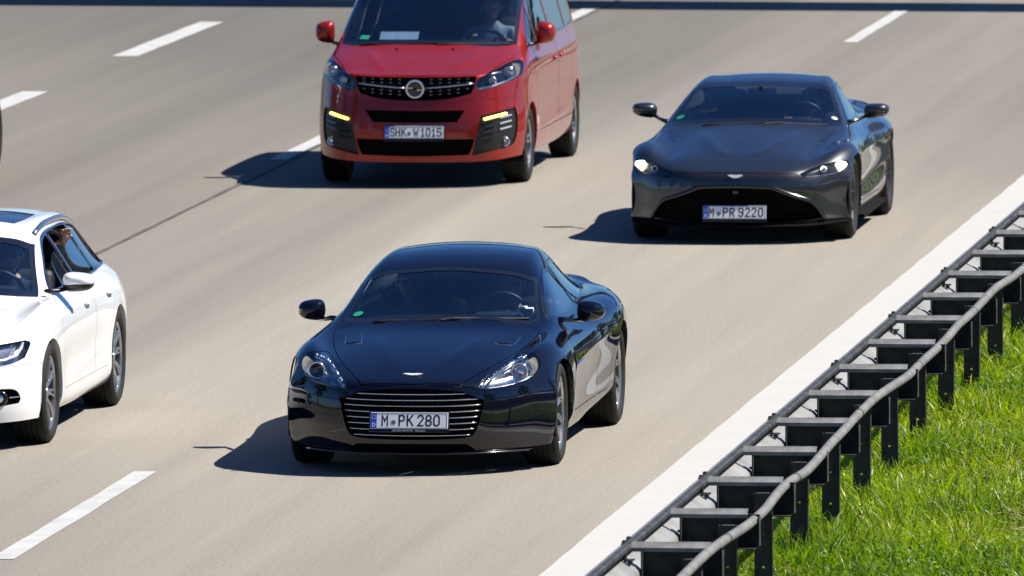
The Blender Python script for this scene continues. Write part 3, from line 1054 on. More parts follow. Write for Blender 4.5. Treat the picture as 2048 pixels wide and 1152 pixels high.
# ------------------------------------------------------------------ shared materials
M_BLACK = mat('black_trim', (0.008, 0.008, 0.009), 0.45)
M_GAP = mat('panel_gap', (0.004, 0.004, 0.004), 0.8)
M_SATIN = mat('gloss_black_plastic', (0.006, 0.006, 0.007), 0.18, coat=0.6, coat_rough=0.08)
M_DARK = mat('dark_cavity', (0.006, 0.006, 0.006), 0.9, spec=0.1)
M_CHROME = mat('chrome', (0.82, 0.83, 0.85), 0.07, metal=1.0)
M_SATCHROME = mat('satin_metal', (0.62, 0.63, 0.65), 0.22, metal=1.0)
M_RIM = noise_on(mat('alloy_rim', (0.42, 0.42, 0.43), 0.28, metal=0.9), (0.34, 0.34, 0.35), (0.46, 0.46, 0.47), 20, rough=None)
M_RIM_DARK = mat('dark_alloy_rim', (0.09, 0.09, 0.10), 0.3, metal=0.8)
M_BARREL = mat('rim_inside', (0.07, 0.07, 0.072), 0.45, metal=0.6)
M_DISC = mat('brake_disc', (0.22, 0.21, 0.2), 0.4, metal=0.9)
M_TYRE = noise_on(mat('tyre_rubber', (0.012, 0.012, 0.012), 0.75, spec=0.3), (0.005, 0.005, 0.005), (0.013, 0.012, 0.011), 9, bump=0.3, bscale=120)
M_CABIN = mat('cabin_lining', (0.012, 0.012, 0.014), 0.75)
M_SEAT = noise_on(mat('seat_leather', (0.02, 0.02, 0.022), 0.5), (0.014, 0.014, 0.016), (0.026, 0.026, 0.028), 15)
M_DASH = mat('dashboard_grain', (0.03, 0.032, 0.035), 0.6)
M_WGLASS = glass('windscreen_glass', (0.50, 0.62, 0.70), ior=1.9)
M_SGLASS = glass('side_glass', (0.42, 0.48, 0.50), ior=1.65)
M_PGLASS = glass('privacy_glass', (0.04, 0.045, 0.05))
M_LENS = glass('lamp_lens', (0.92, 0.93, 0.94), ior=1.45)
M_PLATE = noise_on(mat('plate_white', (0.78, 0.79, 0.80), 0.35), (0.84, 0.85, 0.86), (0.9, 0.9, 0.9), 14)
M_PLATEBLUE = mat('plate_blue', (0.02, 0.09, 0.55), 0.35)
M_INK = mat('plate_ink', (0.012, 0.012, 0.012), 0.4)
M_SEAL = mat('plate_seal', (0.33, 0.36, 0.36), 0.35)
M_WHITEINK = mat('white_print', (0.8, 0.8, 0.8), 0.5)
M_GREEN = mat('badge_green', (0.008, 0.20, 0.13), 0.5)
M_MIRROR = mat('mirror_glass', (0.75, 0.77, 0.8), 0.02, metal=1.0)
M_REFLECTOR = noise_on(mat('lamp_reflector', (0.7, 0.71, 0.74), 0.14, metal=1.0), (0.55, 0.56, 0.6), (0.8, 0.81, 0.83), 30)
M_LEDOFF = mat('led_clear', (0.75, 0.77, 0.82), 0.15, metal=0.6)
M_LEDLIT = mat('led_lit', (1, 0.95, 0.6), 0.3, emit=(1.0, 0.80, 0.07), emit_s=4.0)
M_LAMPLIT = mat('lamp_lit', (1, 0.95, 0.8), 0.3, emit=(1.0, 0.92, 0.55), emit_s=5.0)
M_BADGE = mat('badge_silver', (0.85, 0.86, 0.88), 0.3, metal=0.45)
M_LAMPBOWL = noise_on(mat('lamp_bowl', (0.2, 0.2, 0.22), 0.2, metal=1.0), (0.28, 0.28, 0.30), (0.6, 0.61, 0.64), 14)
M_GAP_PALE = mat('pale_panel_gap', (0.16, 0.16, 0.17), 0.8)
M_PAPER = noise_on(mat('paper', (0.62, 0.66, 0.72), 0.8), (0.30, 0.38, 0.48), (0.5, 0.54, 0.6), 40)

def wheel_meshes(style, r, w, rr, m_rim):
    """returns meshes (tyre, rim, disc) with the axle along x, outer face at +x"""
    t = MB()
    h = w / 2; sb = 0.012
    prof = [(-h * .80, rr - .012), (-h * .92, rr + .004), (-h - sb * .3, rr + (r - rr) * .35), (-h - sb * .2, rr + (r - rr) * .6),
            (-h * .96, r - .022), (-h * .86, r - .006), (-h * .6, r - .001)]
    for g in (-.45, -.15, .15, .45):                    # tread grooves
        prof += [(h * g - .006, r), (h * g - .004, r - .008), (h * g + .004, r - .008), (h * g + .006, r)]
    prof += [(-a, q) for a, q in reversed(prof[:7])]
    t.lathe(prof, 48)
    tyre = t.obj('tyre', M_TYRE, smooth=True, angle=40)
    bl = MB()
    bl.lathe([(-h * .8, rr - .012), (-h * .75, rr - .03), (h * .2, rr - .045), (h * .74, rr - .018)], 40)
    barrel = bl.obj('rim_barrel', M_BARREL, smooth=True)
    b = MB()
    b.lathe([(h * .74, rr - .018), (h * .80, rr - .016), (h * .86, rr - .004), (h * .90, rr + .004), (h * .84, rr + .006)], 48)
    n = style['n']
    face = h * style.get('face', .78); dish = style.get('dish', .035)
    for k in range(n):
        a0 = 2 * math.pi * k / n
        for off in style['spokes']:
            # each spoke: a tapered bar from the hub to the lip, crowned in the middle
            r0, r1 = 0.055, rr - .012
            V = []
            S_ = 7
            for i in range(S_):
                u = i / (S_ - 1)
                rad = r0 + (r1 - r0) * u
                ang = a0 + off[0] * (1 - u) + off[1] * u + style.get('twist', 0) * math.sin(math.pi * u)
                wd = (off[2] * (1 - u) + off[3] * u) / 2
                xf = face - dish * (1 - u) ** 1.5 - .004
                ca, sa = math.cos(ang), math.sin(ang)
                for (tw, dx) in ((-wd, -.03), (-wd * .8, -.004), (0, .002), (wd * .8, -.004), (wd, -.03)):
                    V.append((xf + dx, rad * ca - tw * sa, rad * sa + tw * ca))
            F = [(i * 5 + q, i * 5 + q + 1, i * 5 + q + 6, i * 5 + q + 5) for i in range(S_ - 1) for q in range(4)]
            b.add(V, F)
    b.lathe([(face - dish - .03, .075), (face - dish - .004, .072), (face - dish + .002, .058), (face - dish, .034), (face - dish + .008, .03), (face - dish + .009, 0.0005)], 24)
    for k in range(5):
        a = 2 * math.pi * k / 5 + .3
        b.lathe([(face - dish - .012, .011), (face - dish + .002, .010), (face - dish + .002, .0005)], 8, c=(0, .052 * math.cos(a), .052 * math.sin(a)))
    rim = b.obj('rim', m_rim, smooth=True, angle=35)
    d = MB()
    d.lathe([(-.01, .06), (-.01, min(.19, rr - .06)), (.012, min(.19, rr - .06)), (.012, .06), (.03, .055), (.03, .0005)], 40)
    d.box((.0, 0.12, 0.10), (.07, .07, .14), bev=.012)
    disc = d.obj('brake_disc', M_DISC, smooth=True, angle=35)
    ms = (tyre.data, rim.data, disc.data, barrel.data)
    for o in (tyre, rim, disc, barrel): bpy.data.objects.remove(o)
    return ms

def tri_soup(V, Q):
    T = np.vstack([Q[:, [0, 1, 2]], Q[:, [0, 2, 3]]])
    return Soup(V, normals_of(V, T), T)

def ridge(V, pts, h, w, ax='z', zmin=-9, side=False, sharp=1.0, fade=4.0):
    """pressed crease along a line. On the bonnet pts are (x, y) and the skin is raised; on the flank pts are (y, z) and it is pushed out"""
    P = np.array(pts, float)
    A = np.abs(V[:, 0])
    Q = np.stack([V[:, 1], V[:, 2]], 1) if side else np.stack([A, V[:, 1]], 1)
    d = np.full(len(V), 9.0); tt = np.zeros(len(V))
    n = len(P) - 1
    for i in range(n):
        ab = P[i + 1] - P[i]
        t = np.clip(((Q - P[i]) @ ab) / (ab @ ab), 0, 1)
        e = np.linalg.norm(Q - P[i] - t[:, None] * ab, axis=1)
        k = e < d
        d[k] = e[k]; tt[k] = ((i + t) / n)[k]
    e_ = np.clip(np.minimum(tt, 1 - tt) * fade, 0, 1)
    f = h * np.exp(-(d / w) ** sharp) * e_ * e_ * (3 - 2 * e_)
    f = f * (V[:, 2] > zmin)
    V = V.copy()
    if side: V[:, 0] += np.sign(V[:, 0]) * f * (A > .55)
    else: V[:, 2] += f * (V[:, 1] < 1.2)
    return V

class Car:
    def __init__(s, D, name, label, cat, loc, m_paint, levels=3):
        s.D = D; s.paint = m_paint; s.gapm = M_GAP; s.gapd = .007
        s.root = tag(empty(name, loc), label, cat)
        V, Q = car_skin(D, levels)
        if 'disp' in D: V = D['disp'](V)
        s.S = tri_soup(V, Q)
        s.bvh = BVHTree.FromPolygons(V.tolist(), s.S.T.tolist())
    # where the skin lies
    def y_at(s, x, z):
        h = s.bvh.ray_cast(Vector((x, -5, z)), Vector((0, 1, 0)))[0]
        return h.y if h else 0.0
    def x_at(s, y, z, sg=1):
        h = s.bvh.ray_cast(Vector((5 * sg, y, z)), Vector((-sg, 0, 0)))[0]
        return h.x if h else 0.8 * sg
    def z_at(s, x, y):
        h = s.bvh.ray_cast(Vector((x, y, 5)), Vector((0, 0, -1)))[0]
        return h.z if h else 0.5
    def n_at(s, p):
        return s.bvh.find_nearest(Vector(p))[1]
    # masks
    @staticmethod
    def m_front(ymax, zmin=-9): return lambda S: (S.cent()[:, 1] < ymax) & (S.cent()[:, 2] > zmin)
    @staticmethod
    def m_side(sg, zmin=-9, xmin=.3, y0=-9, y1=99):
        return lambda S: (S.cent()[:, 0] * sg > xmin) & (S.cent()[:, 2] > zmin) & (S.cent()[:, 1] > y0) & (S.cent()[:, 1] < y1)
    @staticmethod
    def m_box(y0, y1, z0=-9, z1=9): return lambda S: (S.cent()[:, 1] > y0) & (S.cent()[:, 1] < y1) & (S.cent()[:, 2] > z0) & (S.cent()[:, 2] < z1)

    def cut(s, poly, ax, mask, h=0.02):
        a, bit = None, None
        ins, s.S, bit = s.S.split(in_poly(poly, ax), mask, h)
        return ins, bit
    def ring(s, soup, poly, ax, w, h=0.02):
        """-> (inner, ring)"""
        f = in_poly(poly, ax)
        inner, ring, bit = soup.split(lambda V: f(V) + w, lambda S: np.ones(len(S.T), bool), h)
        return inner, ring
    def pane(s, name, poly, ax, mask, m_glass, frame=0.018, parent=None, m_frame=None, sink=0.004):
        ins, bit = s.cut(poly, ax, mask)
        inner, ring = s.ring(ins, poly, ax, frame)
        g = inner.moved(along=-sink).obj(name, m_glass, parent or s.root)
        if len(ring.T):
            ring.moved(along=-0.001).obj('frame', m_frame or M_SATIN, g)
        return g
    def panel(s, name, poly, ax, mask, m=None, gap=0.007, parent=None):
        ins, bit = s.cut(poly, ax, mask, 0.03)
        inner, ring = s.ring(ins, poly, ax, gap, 0.03)
        o = inner.obj(name, m or s.paint, parent or s.root)
        if len(ring.T):
            ring.moved(along=-s.gapd).obj('shut_line', s.gapm, o)
        return o
    def recess(s, name, poly, ax, mask, vec, m_back=None, m_rim=None, parent=None, h=0.015):
        ins, bit = s.cut(poly, ax, mask, h)
        o = ins.moved(vec).obj(name, m_back or M_DARK, parent or s.root)
        V, F = ins.rim(bit, vec)
        if len(F):
            pydata('rim', V, F, m_rim or M_SATIN, o)
        return o, ins, bit
    def lamp(s, name, poly, mask, depth, m_back, label=None, ax='front', m_rim=None):
        """clear lens flush with the skin, a housing behind it"""
        ins, bit = s.cut(poly, ax, mask, 0.012)
        lens = ins.moved(along=-0.002).obj(name, M_LENS, s.root)
        ins.moved((0, depth, 0)).obj('housing', m_back, lens)
        V, F = ins.rim(bit, (0, depth, 0))
        if len(F): pydata('bezel', V, F, m_rim or M_BLACK, lens)
        if label: lens['label'] = label
        return lens
    def arch(s, cy, cz, r, depth=0.05, xin=0.52):
        for sg in (1, -1):
            msk = lambda S, sg=sg: (S.cent()[:, 0] * sg > .45) & (S.cent()[:, 1] > cy - r * 1.3) & (S.cent()[:, 1] < cy + r * 1.3) & (S.cent()[:, 2] < cz + r * 1.3)
            fn = circle_fn(cy, cz, r)
            ins, s.S, bit = s.S.split(fn, msk, 0.02)
            V, F = ins.rim(bit, (-sg * depth, 0, 0))
            if len(F): pydata('arch_lip', V, F, s.paint, s.root)
            b = MB()
            n = 20
            x1 = sg * (abs(s.x_at(cy + r, cz + .05, sg)) - .03)
            pts = [(cy + (r + .012) * math.cos(a), cz + (r + .012) * math.sin(a)) for a in np.linspace(-.35, math.pi + .35, n)]
            V2 = [(x, p[0], p[1]) for x in (sg * xin, x1) for p in pts]
            F2 = [(i, i + 1, n + i + 1, n + i) for i in range(n - 1)] + [tuple(range(n))]
            b.add(V2, F2)
            b.obj('wheel_well', M_DARK, s.root, fix=False)
    def wheels(s, ms_f, ms_r, tf, tr, wb, rf, rrr, steer=0.0, spin=(0.3, 0.9)):
        for (y, t, r, ms, sp) in ((0, tf, rf, ms_f, spin[0]), (wb, tr, rrr, ms_r, spin[1])):
            for sg in (1, -1):
                w = link('wheel', ms[0], None, s.root, (sg * t, y, r))
                w.rotation_euler = (sp * sg, 0, (0 if sg > 0 else math.pi) + (steer if y == 0 else 0))
                w.rotation_mode = 'ZYX' if False else 'XYZ'
                link('rim', ms[1], None, w)
                link('brake_disc', ms[2], None, w)
                link('rim_barrel', ms[3], None, w)
    def belly(s, y0, y1, wb, r, z=0.17, hw=0.84, hw_in=0.58):
        b = MB()
        b.box((0, (y0 + y1) / 2, z + .04), (hw_in * 2, y1 - y0, .08))
        b.box((0, wb / 2, z + .045), (hw * 2, wb - 2 * r - .1, .07))
        b.obj('underbody', M_DARK, s.root)
    def body(s, name='body'):
        return s.S.obj(name, s.paint, s.root)
    def plate(s, loc, rz_groups, tilt=R(15), frame_text=None, w=0.52):
        """rz_groups: list of (text, centre x, sx)"""
        p = MB().box((0, 0, 0), (w, .006, .11), bev=.004).obj('number_plate', M_PLATE, s.root)
        p.location = loc; p.rotation_euler = (-tilt, 0, 0)
        MB().box((0, .004, -.008), (w + .02, .008, .142), bev=.004).obj('plate_holder', M_SATIN, p)
        MB().box((-w / 2 + .022, -.0035, 0), (.04, .003, .104), bev=.001).obj('country_band', M_PLATEBLUE, p)
        text_obj('country_letter', 'D', .034, M_WHITEINK, p, bold=.0005, loc=(-w / 2 + .022, -.0056, -.03))
        st = MB()
        for k in range(12):
            a = k * math.pi / 6
            st.box((-w / 2 + .022 + .013 * math.cos(a), -.0056, .022 + .013 * math.sin(a)), (.004, .0008, .004))
        st.obj('star_ring', mat('plate_yellow', (.8, .6, .05), .5) if 'plate_yellow' not in bpy.data.materials else bpy.data.materials['plate_yellow'], p)
        # thin black border
        bd = MB()
        for (cx, cz, dx, dz) in ((0, .051, w - .008, .003), (0, -.051, w - .008, .003), (w / 2 - .005, 0, .003, .099)):
            bd.box((cx, -.0036, cz), (dx, .001, dz))
        bd.obj('plate_border', M_INK, p)
        items = []
        for (t, cx, wd) in rz_groups:
            if t == 'o':
                MB().lathe([(-.0038, .0001), (-.0038, .0175), (-.003, .018), (-.002, .018)], 20, axis='y', c=(cx, 0, -.012)).obj('seal', M_SEAL, p)
                MB().lathe([(-.0045, .0001), (-.0045, .010), (-.0035, .010)], 12, axis='y', c=(cx, 0, -.012)).obj('seal_crest', M_DISC, p)
            else:
                items.append((t, cx, wd))
        for it in items: glyphs('letter', [it], .078, M_INK, p, y0=-.0033)
        if frame_text:
            text_obj('holder_print', frame_text, .019, M_WHITEINK, p, loc=(0, -.0008, -.0675), bold=.0003)
        return p

def mirror_blob(car, name, tip, base, size, m_shell, m_foot, sg, rot=0.0, lower=None, droop=0.0, ex=0.62):
    """door mirror: shell (rounded, flat at the back), glass and a foot reaching to the door"""
    x0, y0, z0 = tip                                    # centre of the shell
    w, d, h = size
    V, F = [], []
    # rounded wedge: front nose round, rear face flat; more height at the outer end is kept small
    rows = 5; cols_ = 8
    prof = [(-1.0, .0), (-.80, .62), (-.3, .93), (.30, 1.0), (.95, .92)]
    ring = 10
    for (yy, sc_) in prof[1:]:
        for k in range(ring):
            a = 2 * math.pi * k / ring
            ca, sa = math.cos(a), math.sin(a)
            u = math.copysign(abs(ca) ** ex, ca); v = math.copysign(abs(sa) ** ex, sa)
            taper = 1.0 - .18 * u * 1.0
            V.append((u * w / 2 * sc_, yy * d / 2, v * h / 2 * sc_ * taper + droop * u))
    n = len(prof) - 1
    for i in range(n - 1):
        for k in range(ring):
            F.append((i * ring + k, i * ring + (k + 1) % ring, (i + 1) * ring + (k + 1) % ring, (i + 1) * ring + k))
    V.append((0, -d / 2, 0)); c = len(V) - 1
    for k in range(ring): F.append((c, (k + 1) % ring, k))
    V = [(sg * x, y, z) for x, y, z in V]
    if sg < 0: F = [f[::-1] for f in F]
    o = blob(name, V, F, m_shell, car.root, 2, loc=(sg * x0, y0, z0))
    o.rotation_euler = (0, 0, -sg * rot)
    if lower is not None:       # dark lower half, same outline, a little inside and below
        lo = [(x * .97, y * .97, min(z, 0) * 1.0 - .012 if z < .004 else -.006) for x, y, z in V]
        blob('mirror_skirt', [(x, y, z - .004) for x, y, z in lo], F, lower, o, 2)
    g = MB()
    pts = []
    for k in range(20):
        a = 2 * math.pi * k / 20
        u = math.copysign(abs(math.cos(a)) ** .7, math.cos(a)); v = math.copysign(abs(math.sin(a)) ** .7, math.sin(a))
        pts.append((sg * u * w / 2 * .84, v * h / 2 * .80 * (1 - .18 * u) + droop * u))
    g.prism(pts, 'y', d * .40, d * .43)
    g.obj('mirror_glass', M_MIRROR, o)
    f = MB()
    bx, by, bz = base
    a = Vector((sg * (x0 - w * .30), y0 + d * .1, z0 - h * .40)); b_ = Vector((sg * bx, by, bz))
    mid = (a + b_) / 2 + Vector((0, 0, -.006))
    f.tube([a, mid, b_, b_ + Vector((-sg * .05, 0, -.01))], [.022, .017, .022, .03], 10, flat=.8)
    fo = f.obj('mirror_foot', m_foot, car.root, smooth=True)
    return o

def seat(car, x, y, z, m=None):
    b = MB()
    b.box((x, y - .02, z + .08), (.50, .52, .16), bev=.05)
    rot = Matrix.Rotation(R(-18), 3, 'X')
    b.box((x, y + .32, z + .44), (.50, .14, .62), rot, bev=.06)
    b.box((x, y + .47, z + .83), (.26, .10, .20), Matrix.Rotation(R(-10), 3, 'X'), bev=.045)
    return b.obj('seat', m or M_SEAT, car.root, smooth=True, angle=50)

def steering_wheel(car, x, y, z, tilt=R(24), r=0.18):
    b = MB()
    n = 28
    pts = [(r * math.cos(2 * math.pi * k / n), 0, r * math.sin(2 * math.pi * k / n)) for k in range(n + 1)]
    V, F = [], []
    for i in range(n):
        a = 2 * math.pi * i / n
        for k in range(8):
            t = 2 * math.pi * k / 8
            q = r + .016 * math.cos(t)
            V.append((q * math.cos(a), .016 * math.sin(t), q * math.sin(a)))
    for i in range(n):
        for k in range(8):
            F.append((i * 8 + k, i * 8 + (k + 1) % 8, ((i + 1) % n) * 8 + (k + 1) % 8, ((i + 1) % n) * 8 + k))
    b.add(V, F)
    b.box((0, -.01, -.01), (.13, .05, .12), bev=.02)
    b.box((0, 0, 0), (.32, .02, .035), bev=.008)
    b.box((0, 0, -.09), (.05, .02, .14), bev=.008)
    o = b.obj('steering_wheel', M_SEAT, car.root, smooth=True, angle=40)
    o.location = (x, y, z); o.rotation_euler = (tilt, 0, 0)
    return o

def cabin(car, y0, y1, belt, hw, dash_y, dash_z, floor=.28, hw_top=None):
    b = MB()
    b.box((0, (y0 + y1) / 2, floor), (hw * 2, y1 - y0, .03))
    for sg in (1, -1):
        b.box((sg * hw, (y0 + y1) / 2, (floor + belt) / 2), (.05, y1 - y0, belt - floor), bev=.01)
    b.box((0, y0, (floor + dash_z) / 2), (hw * 2, .05, dash_z - floor - .06))
    b.box((0, y1, (floor + belt) / 2), (hw * 2, .05, belt - floor))
    b.obj('cabin_tub', M_CABIN, car.root)
    d = MB()
    d.prism([(y0 - .05, dash_z - .10), (y0, dash_z - .02), (dash_y - .12, dash_z), (dash_y, dash_z - .03), (dash_y + .03, dash_z - .10), (dash_y - .03, dash_z - .26), (y0, dash_z - .26)], 'x', -hw + .03, hw - .03)
    d.box((.36, dash_y - .10, dash_z + .015), (.34, .22, .05), bev=.02)
    return d.obj('dashboard', M_DASH, car.root, smooth=True, angle=40)

def wiper(car, p0, p1, p2):
    """arm from p0 to p1, blade from p1 to p2 and on"""
    b = MB()
    b.tube([p0, p1], .009, 6)
    b.tube([p1, p2], .012, 6, flat=.7)
    return b.obj('wiper', M_BLACK, car.root)

def surf_polyline(car, pts, off=0.004):
    out = []
    for x, z in pts:
        y = car.y_at(x, z)
        out.append((x, y + off, z))
    return out

def ceiling_lining(car, zmin, y0, y1, gap=0.03):
    S = car.S
    c = S.cent()
    sel = (c[:, 2] > zmin) & (c[:, 1] > y0) & (c[:, 1] < y1)
    if sel.any():
        S.sub(sel).moved(along=-gap).flipped().obj('headliner', M_CABIN, car.root)

# ================================================================== the white estate car
AUD = dict(
 disp=lambda V: ridge(ridge(ridge(V, [(-.25, .79), (.5, .825), (1.8, .848), (3.0, .868), (3.7, .88)], .010, .018, side=True), [(.45, .40), (1.4, .43), (2.4, .50)], .010, .025, side=True), [(.42, -.80), (.52, -.35), (.60, .25)], .009, .03, zmin=.6, sharp=1.2),
 st=[-.91, -.82, -.66, -.46, -.22, .06, .32, .52, .76, 1.02, 1.32, 1.62, 2.05, 2.5, 2.9, 3.25, 3.52, 3.72, 3.86, 3.95], nx=5, nose=5, tail=3,
 cols=[
  [(-.91,0,.70),(-.8,0,.755),(-.5,0,.835),(0,0,.915),(.38,0,.975),(.47,0,1.0),(.8,0,1.155),(1.2,0,1.335),(1.45,0,1.395),(1.8,0,1.42),(2.3,0,1.425),(2.9,0,1.405),(3.4,0,1.35),(3.62,0,1.26),(3.84,0,1.0),(3.95,0,.85)],
  [(-.90,.28,.70),(-.79,.285,.755),(-.5,.29,.835),(0,.30,.913),(.40,.31,.972),(.49,.31,.998),(.83,.30,1.155),(1.22,.28,1.328),(1.46,.28,1.387),(1.8,.28,1.412),(2.3,.28,1.417),(2.9,.27,1.397),(3.4,.26,1.342),(3.61,.27,1.25),(3.83,.28,.99),(3.94,.28,.845)],
  [(-.83,.48,.70),(-.72,.49,.755),(-.48,.505,.825),(0,.525,.895),(.46,.54,.952),(.58,.535,.98),(.92,.50,1.15),(1.28,.455,1.305),(1.5,.445,1.36),(1.8,.44,1.385),(2.3,.44,1.39),(2.9,.43,1.37),(3.4,.42,1.31),(3.6,.43,1.21),(3.8,.46,.97),(3.9,.46,.84)],
  [(-.70,.635,.695),(-.56,.645,.765),(-.3,.665,.83),(.1,.70,.885),(.55,.735,.925),(.76,.715,.945),(1.0,.665,1.07),(1.35,.60,1.262),(1.6,.575,1.315),(2.0,.565,1.34),(2.5,.56,1.34),(3.0,.555,1.315),(3.35,.545,1.26),(3.56,.55,1.15),(3.74,.58,.95),(3.82,.6,.85)],
  [(-.56,.745,.695),(-.43,.765,.775),(-.24,.785,.845),(0,.795,.89),(.3,.802,.922),(.7,.80,.945),(1.2,.795,.955),(2,.79,.962),(2.8,.77,.972),(3.3,.735,.978),(3.58,.71,.965),(3.75,.69,.90)],
  [(-.42,.840,.68),(-.3,.868,.745),(-.1,.89,.80),(.15,.897,.825),(.5,.897,.835),(1,.897,.84),(2,.897,.855),(2.7,.897,.87),(3.1,.885,.875),(3.5,.84,.88),(3.75,.78,.87),(3.85,.74,.85)],
  [(-.38,.89,.57),(-.15,.925,.62),(.05,.938,.65),(.3,.937,.66),(1,.93,.67),(2,.93,.68),(2.7,.942,.68),(3.0,.948,.68),(3.4,.91,.69),(3.7,.83,.7),(3.85,.77,.7)],
  [(-.38,.90,.44),(-.15,.93,.46),(.05,.942,.48),(.3,.935,.49),(.8,.910,.48),(2,.910,.48),(2.7,.94,.49),(3,.948,.5),(3.4,.91,.5),(3.7,.83,.52),(3.85,.77,.52)],
  [(-.39,.90,.31),(-.15,.925,.31),(.05,.935,.32),(.4,.935,.29),(1,.932,.27),(2,.932,.27),(2.7,.937,.3),(3,.94,.33),(3.4,.9,.35),(3.7,.82,.36),(3.82,.76,.36)],
  [(-.41,.88,.205),(-.15,.895,.2),(.05,.90,.2),(.4,.89,.2),(1,.885,.19),(2,.885,.19),(2.7,.89,.2),(3,.89,.22),(3.4,.85,.25),(3.65,.77,.26),(3.75,.72,.26)]],
 front=[
  [(0,-.945,.57),(.28,-.93,.57),(.5,-.865,.57),(.68,-.735,.57),(.805,-.565,.57)],
  [(0,-.955,.44),(.28,-.94,.44),(.51,-.875,.44),(.69,-.745,.44),(.82,-.57,.44)],
  [(0,-.95,.31),(.28,-.935,.31),(.51,-.875,.31),(.69,-.745,.31),(.82,-.57,.31)],
  [(0,-.92,.195),(.28,-.905,.195),(.5,-.845,.195),(.675,-.72,.197),(.80,-.565,.2)]],
 rear=[
  [(0,3.98,.72),(.3,3.97,.72),(.48,3.94,.72),(.62,3.9,.72),(.70,3.87,.71)],
  [(0,4.0,.55),(.3,3.99,.55),(.48,3.96,.55),(.62,3.92,.54),(.71,3.88,.53)],
  [(0,3.98,.40),(.3,3.97,.40),(.48,3.94,.4),(.6,3.9,.39),(.7,3.86,.38)],
  [(0,3.9,.27),(.3,3.89,.27),(.48,3.86,.27),(.58,3.82,.27),(.66,3.78,.27)]],
)

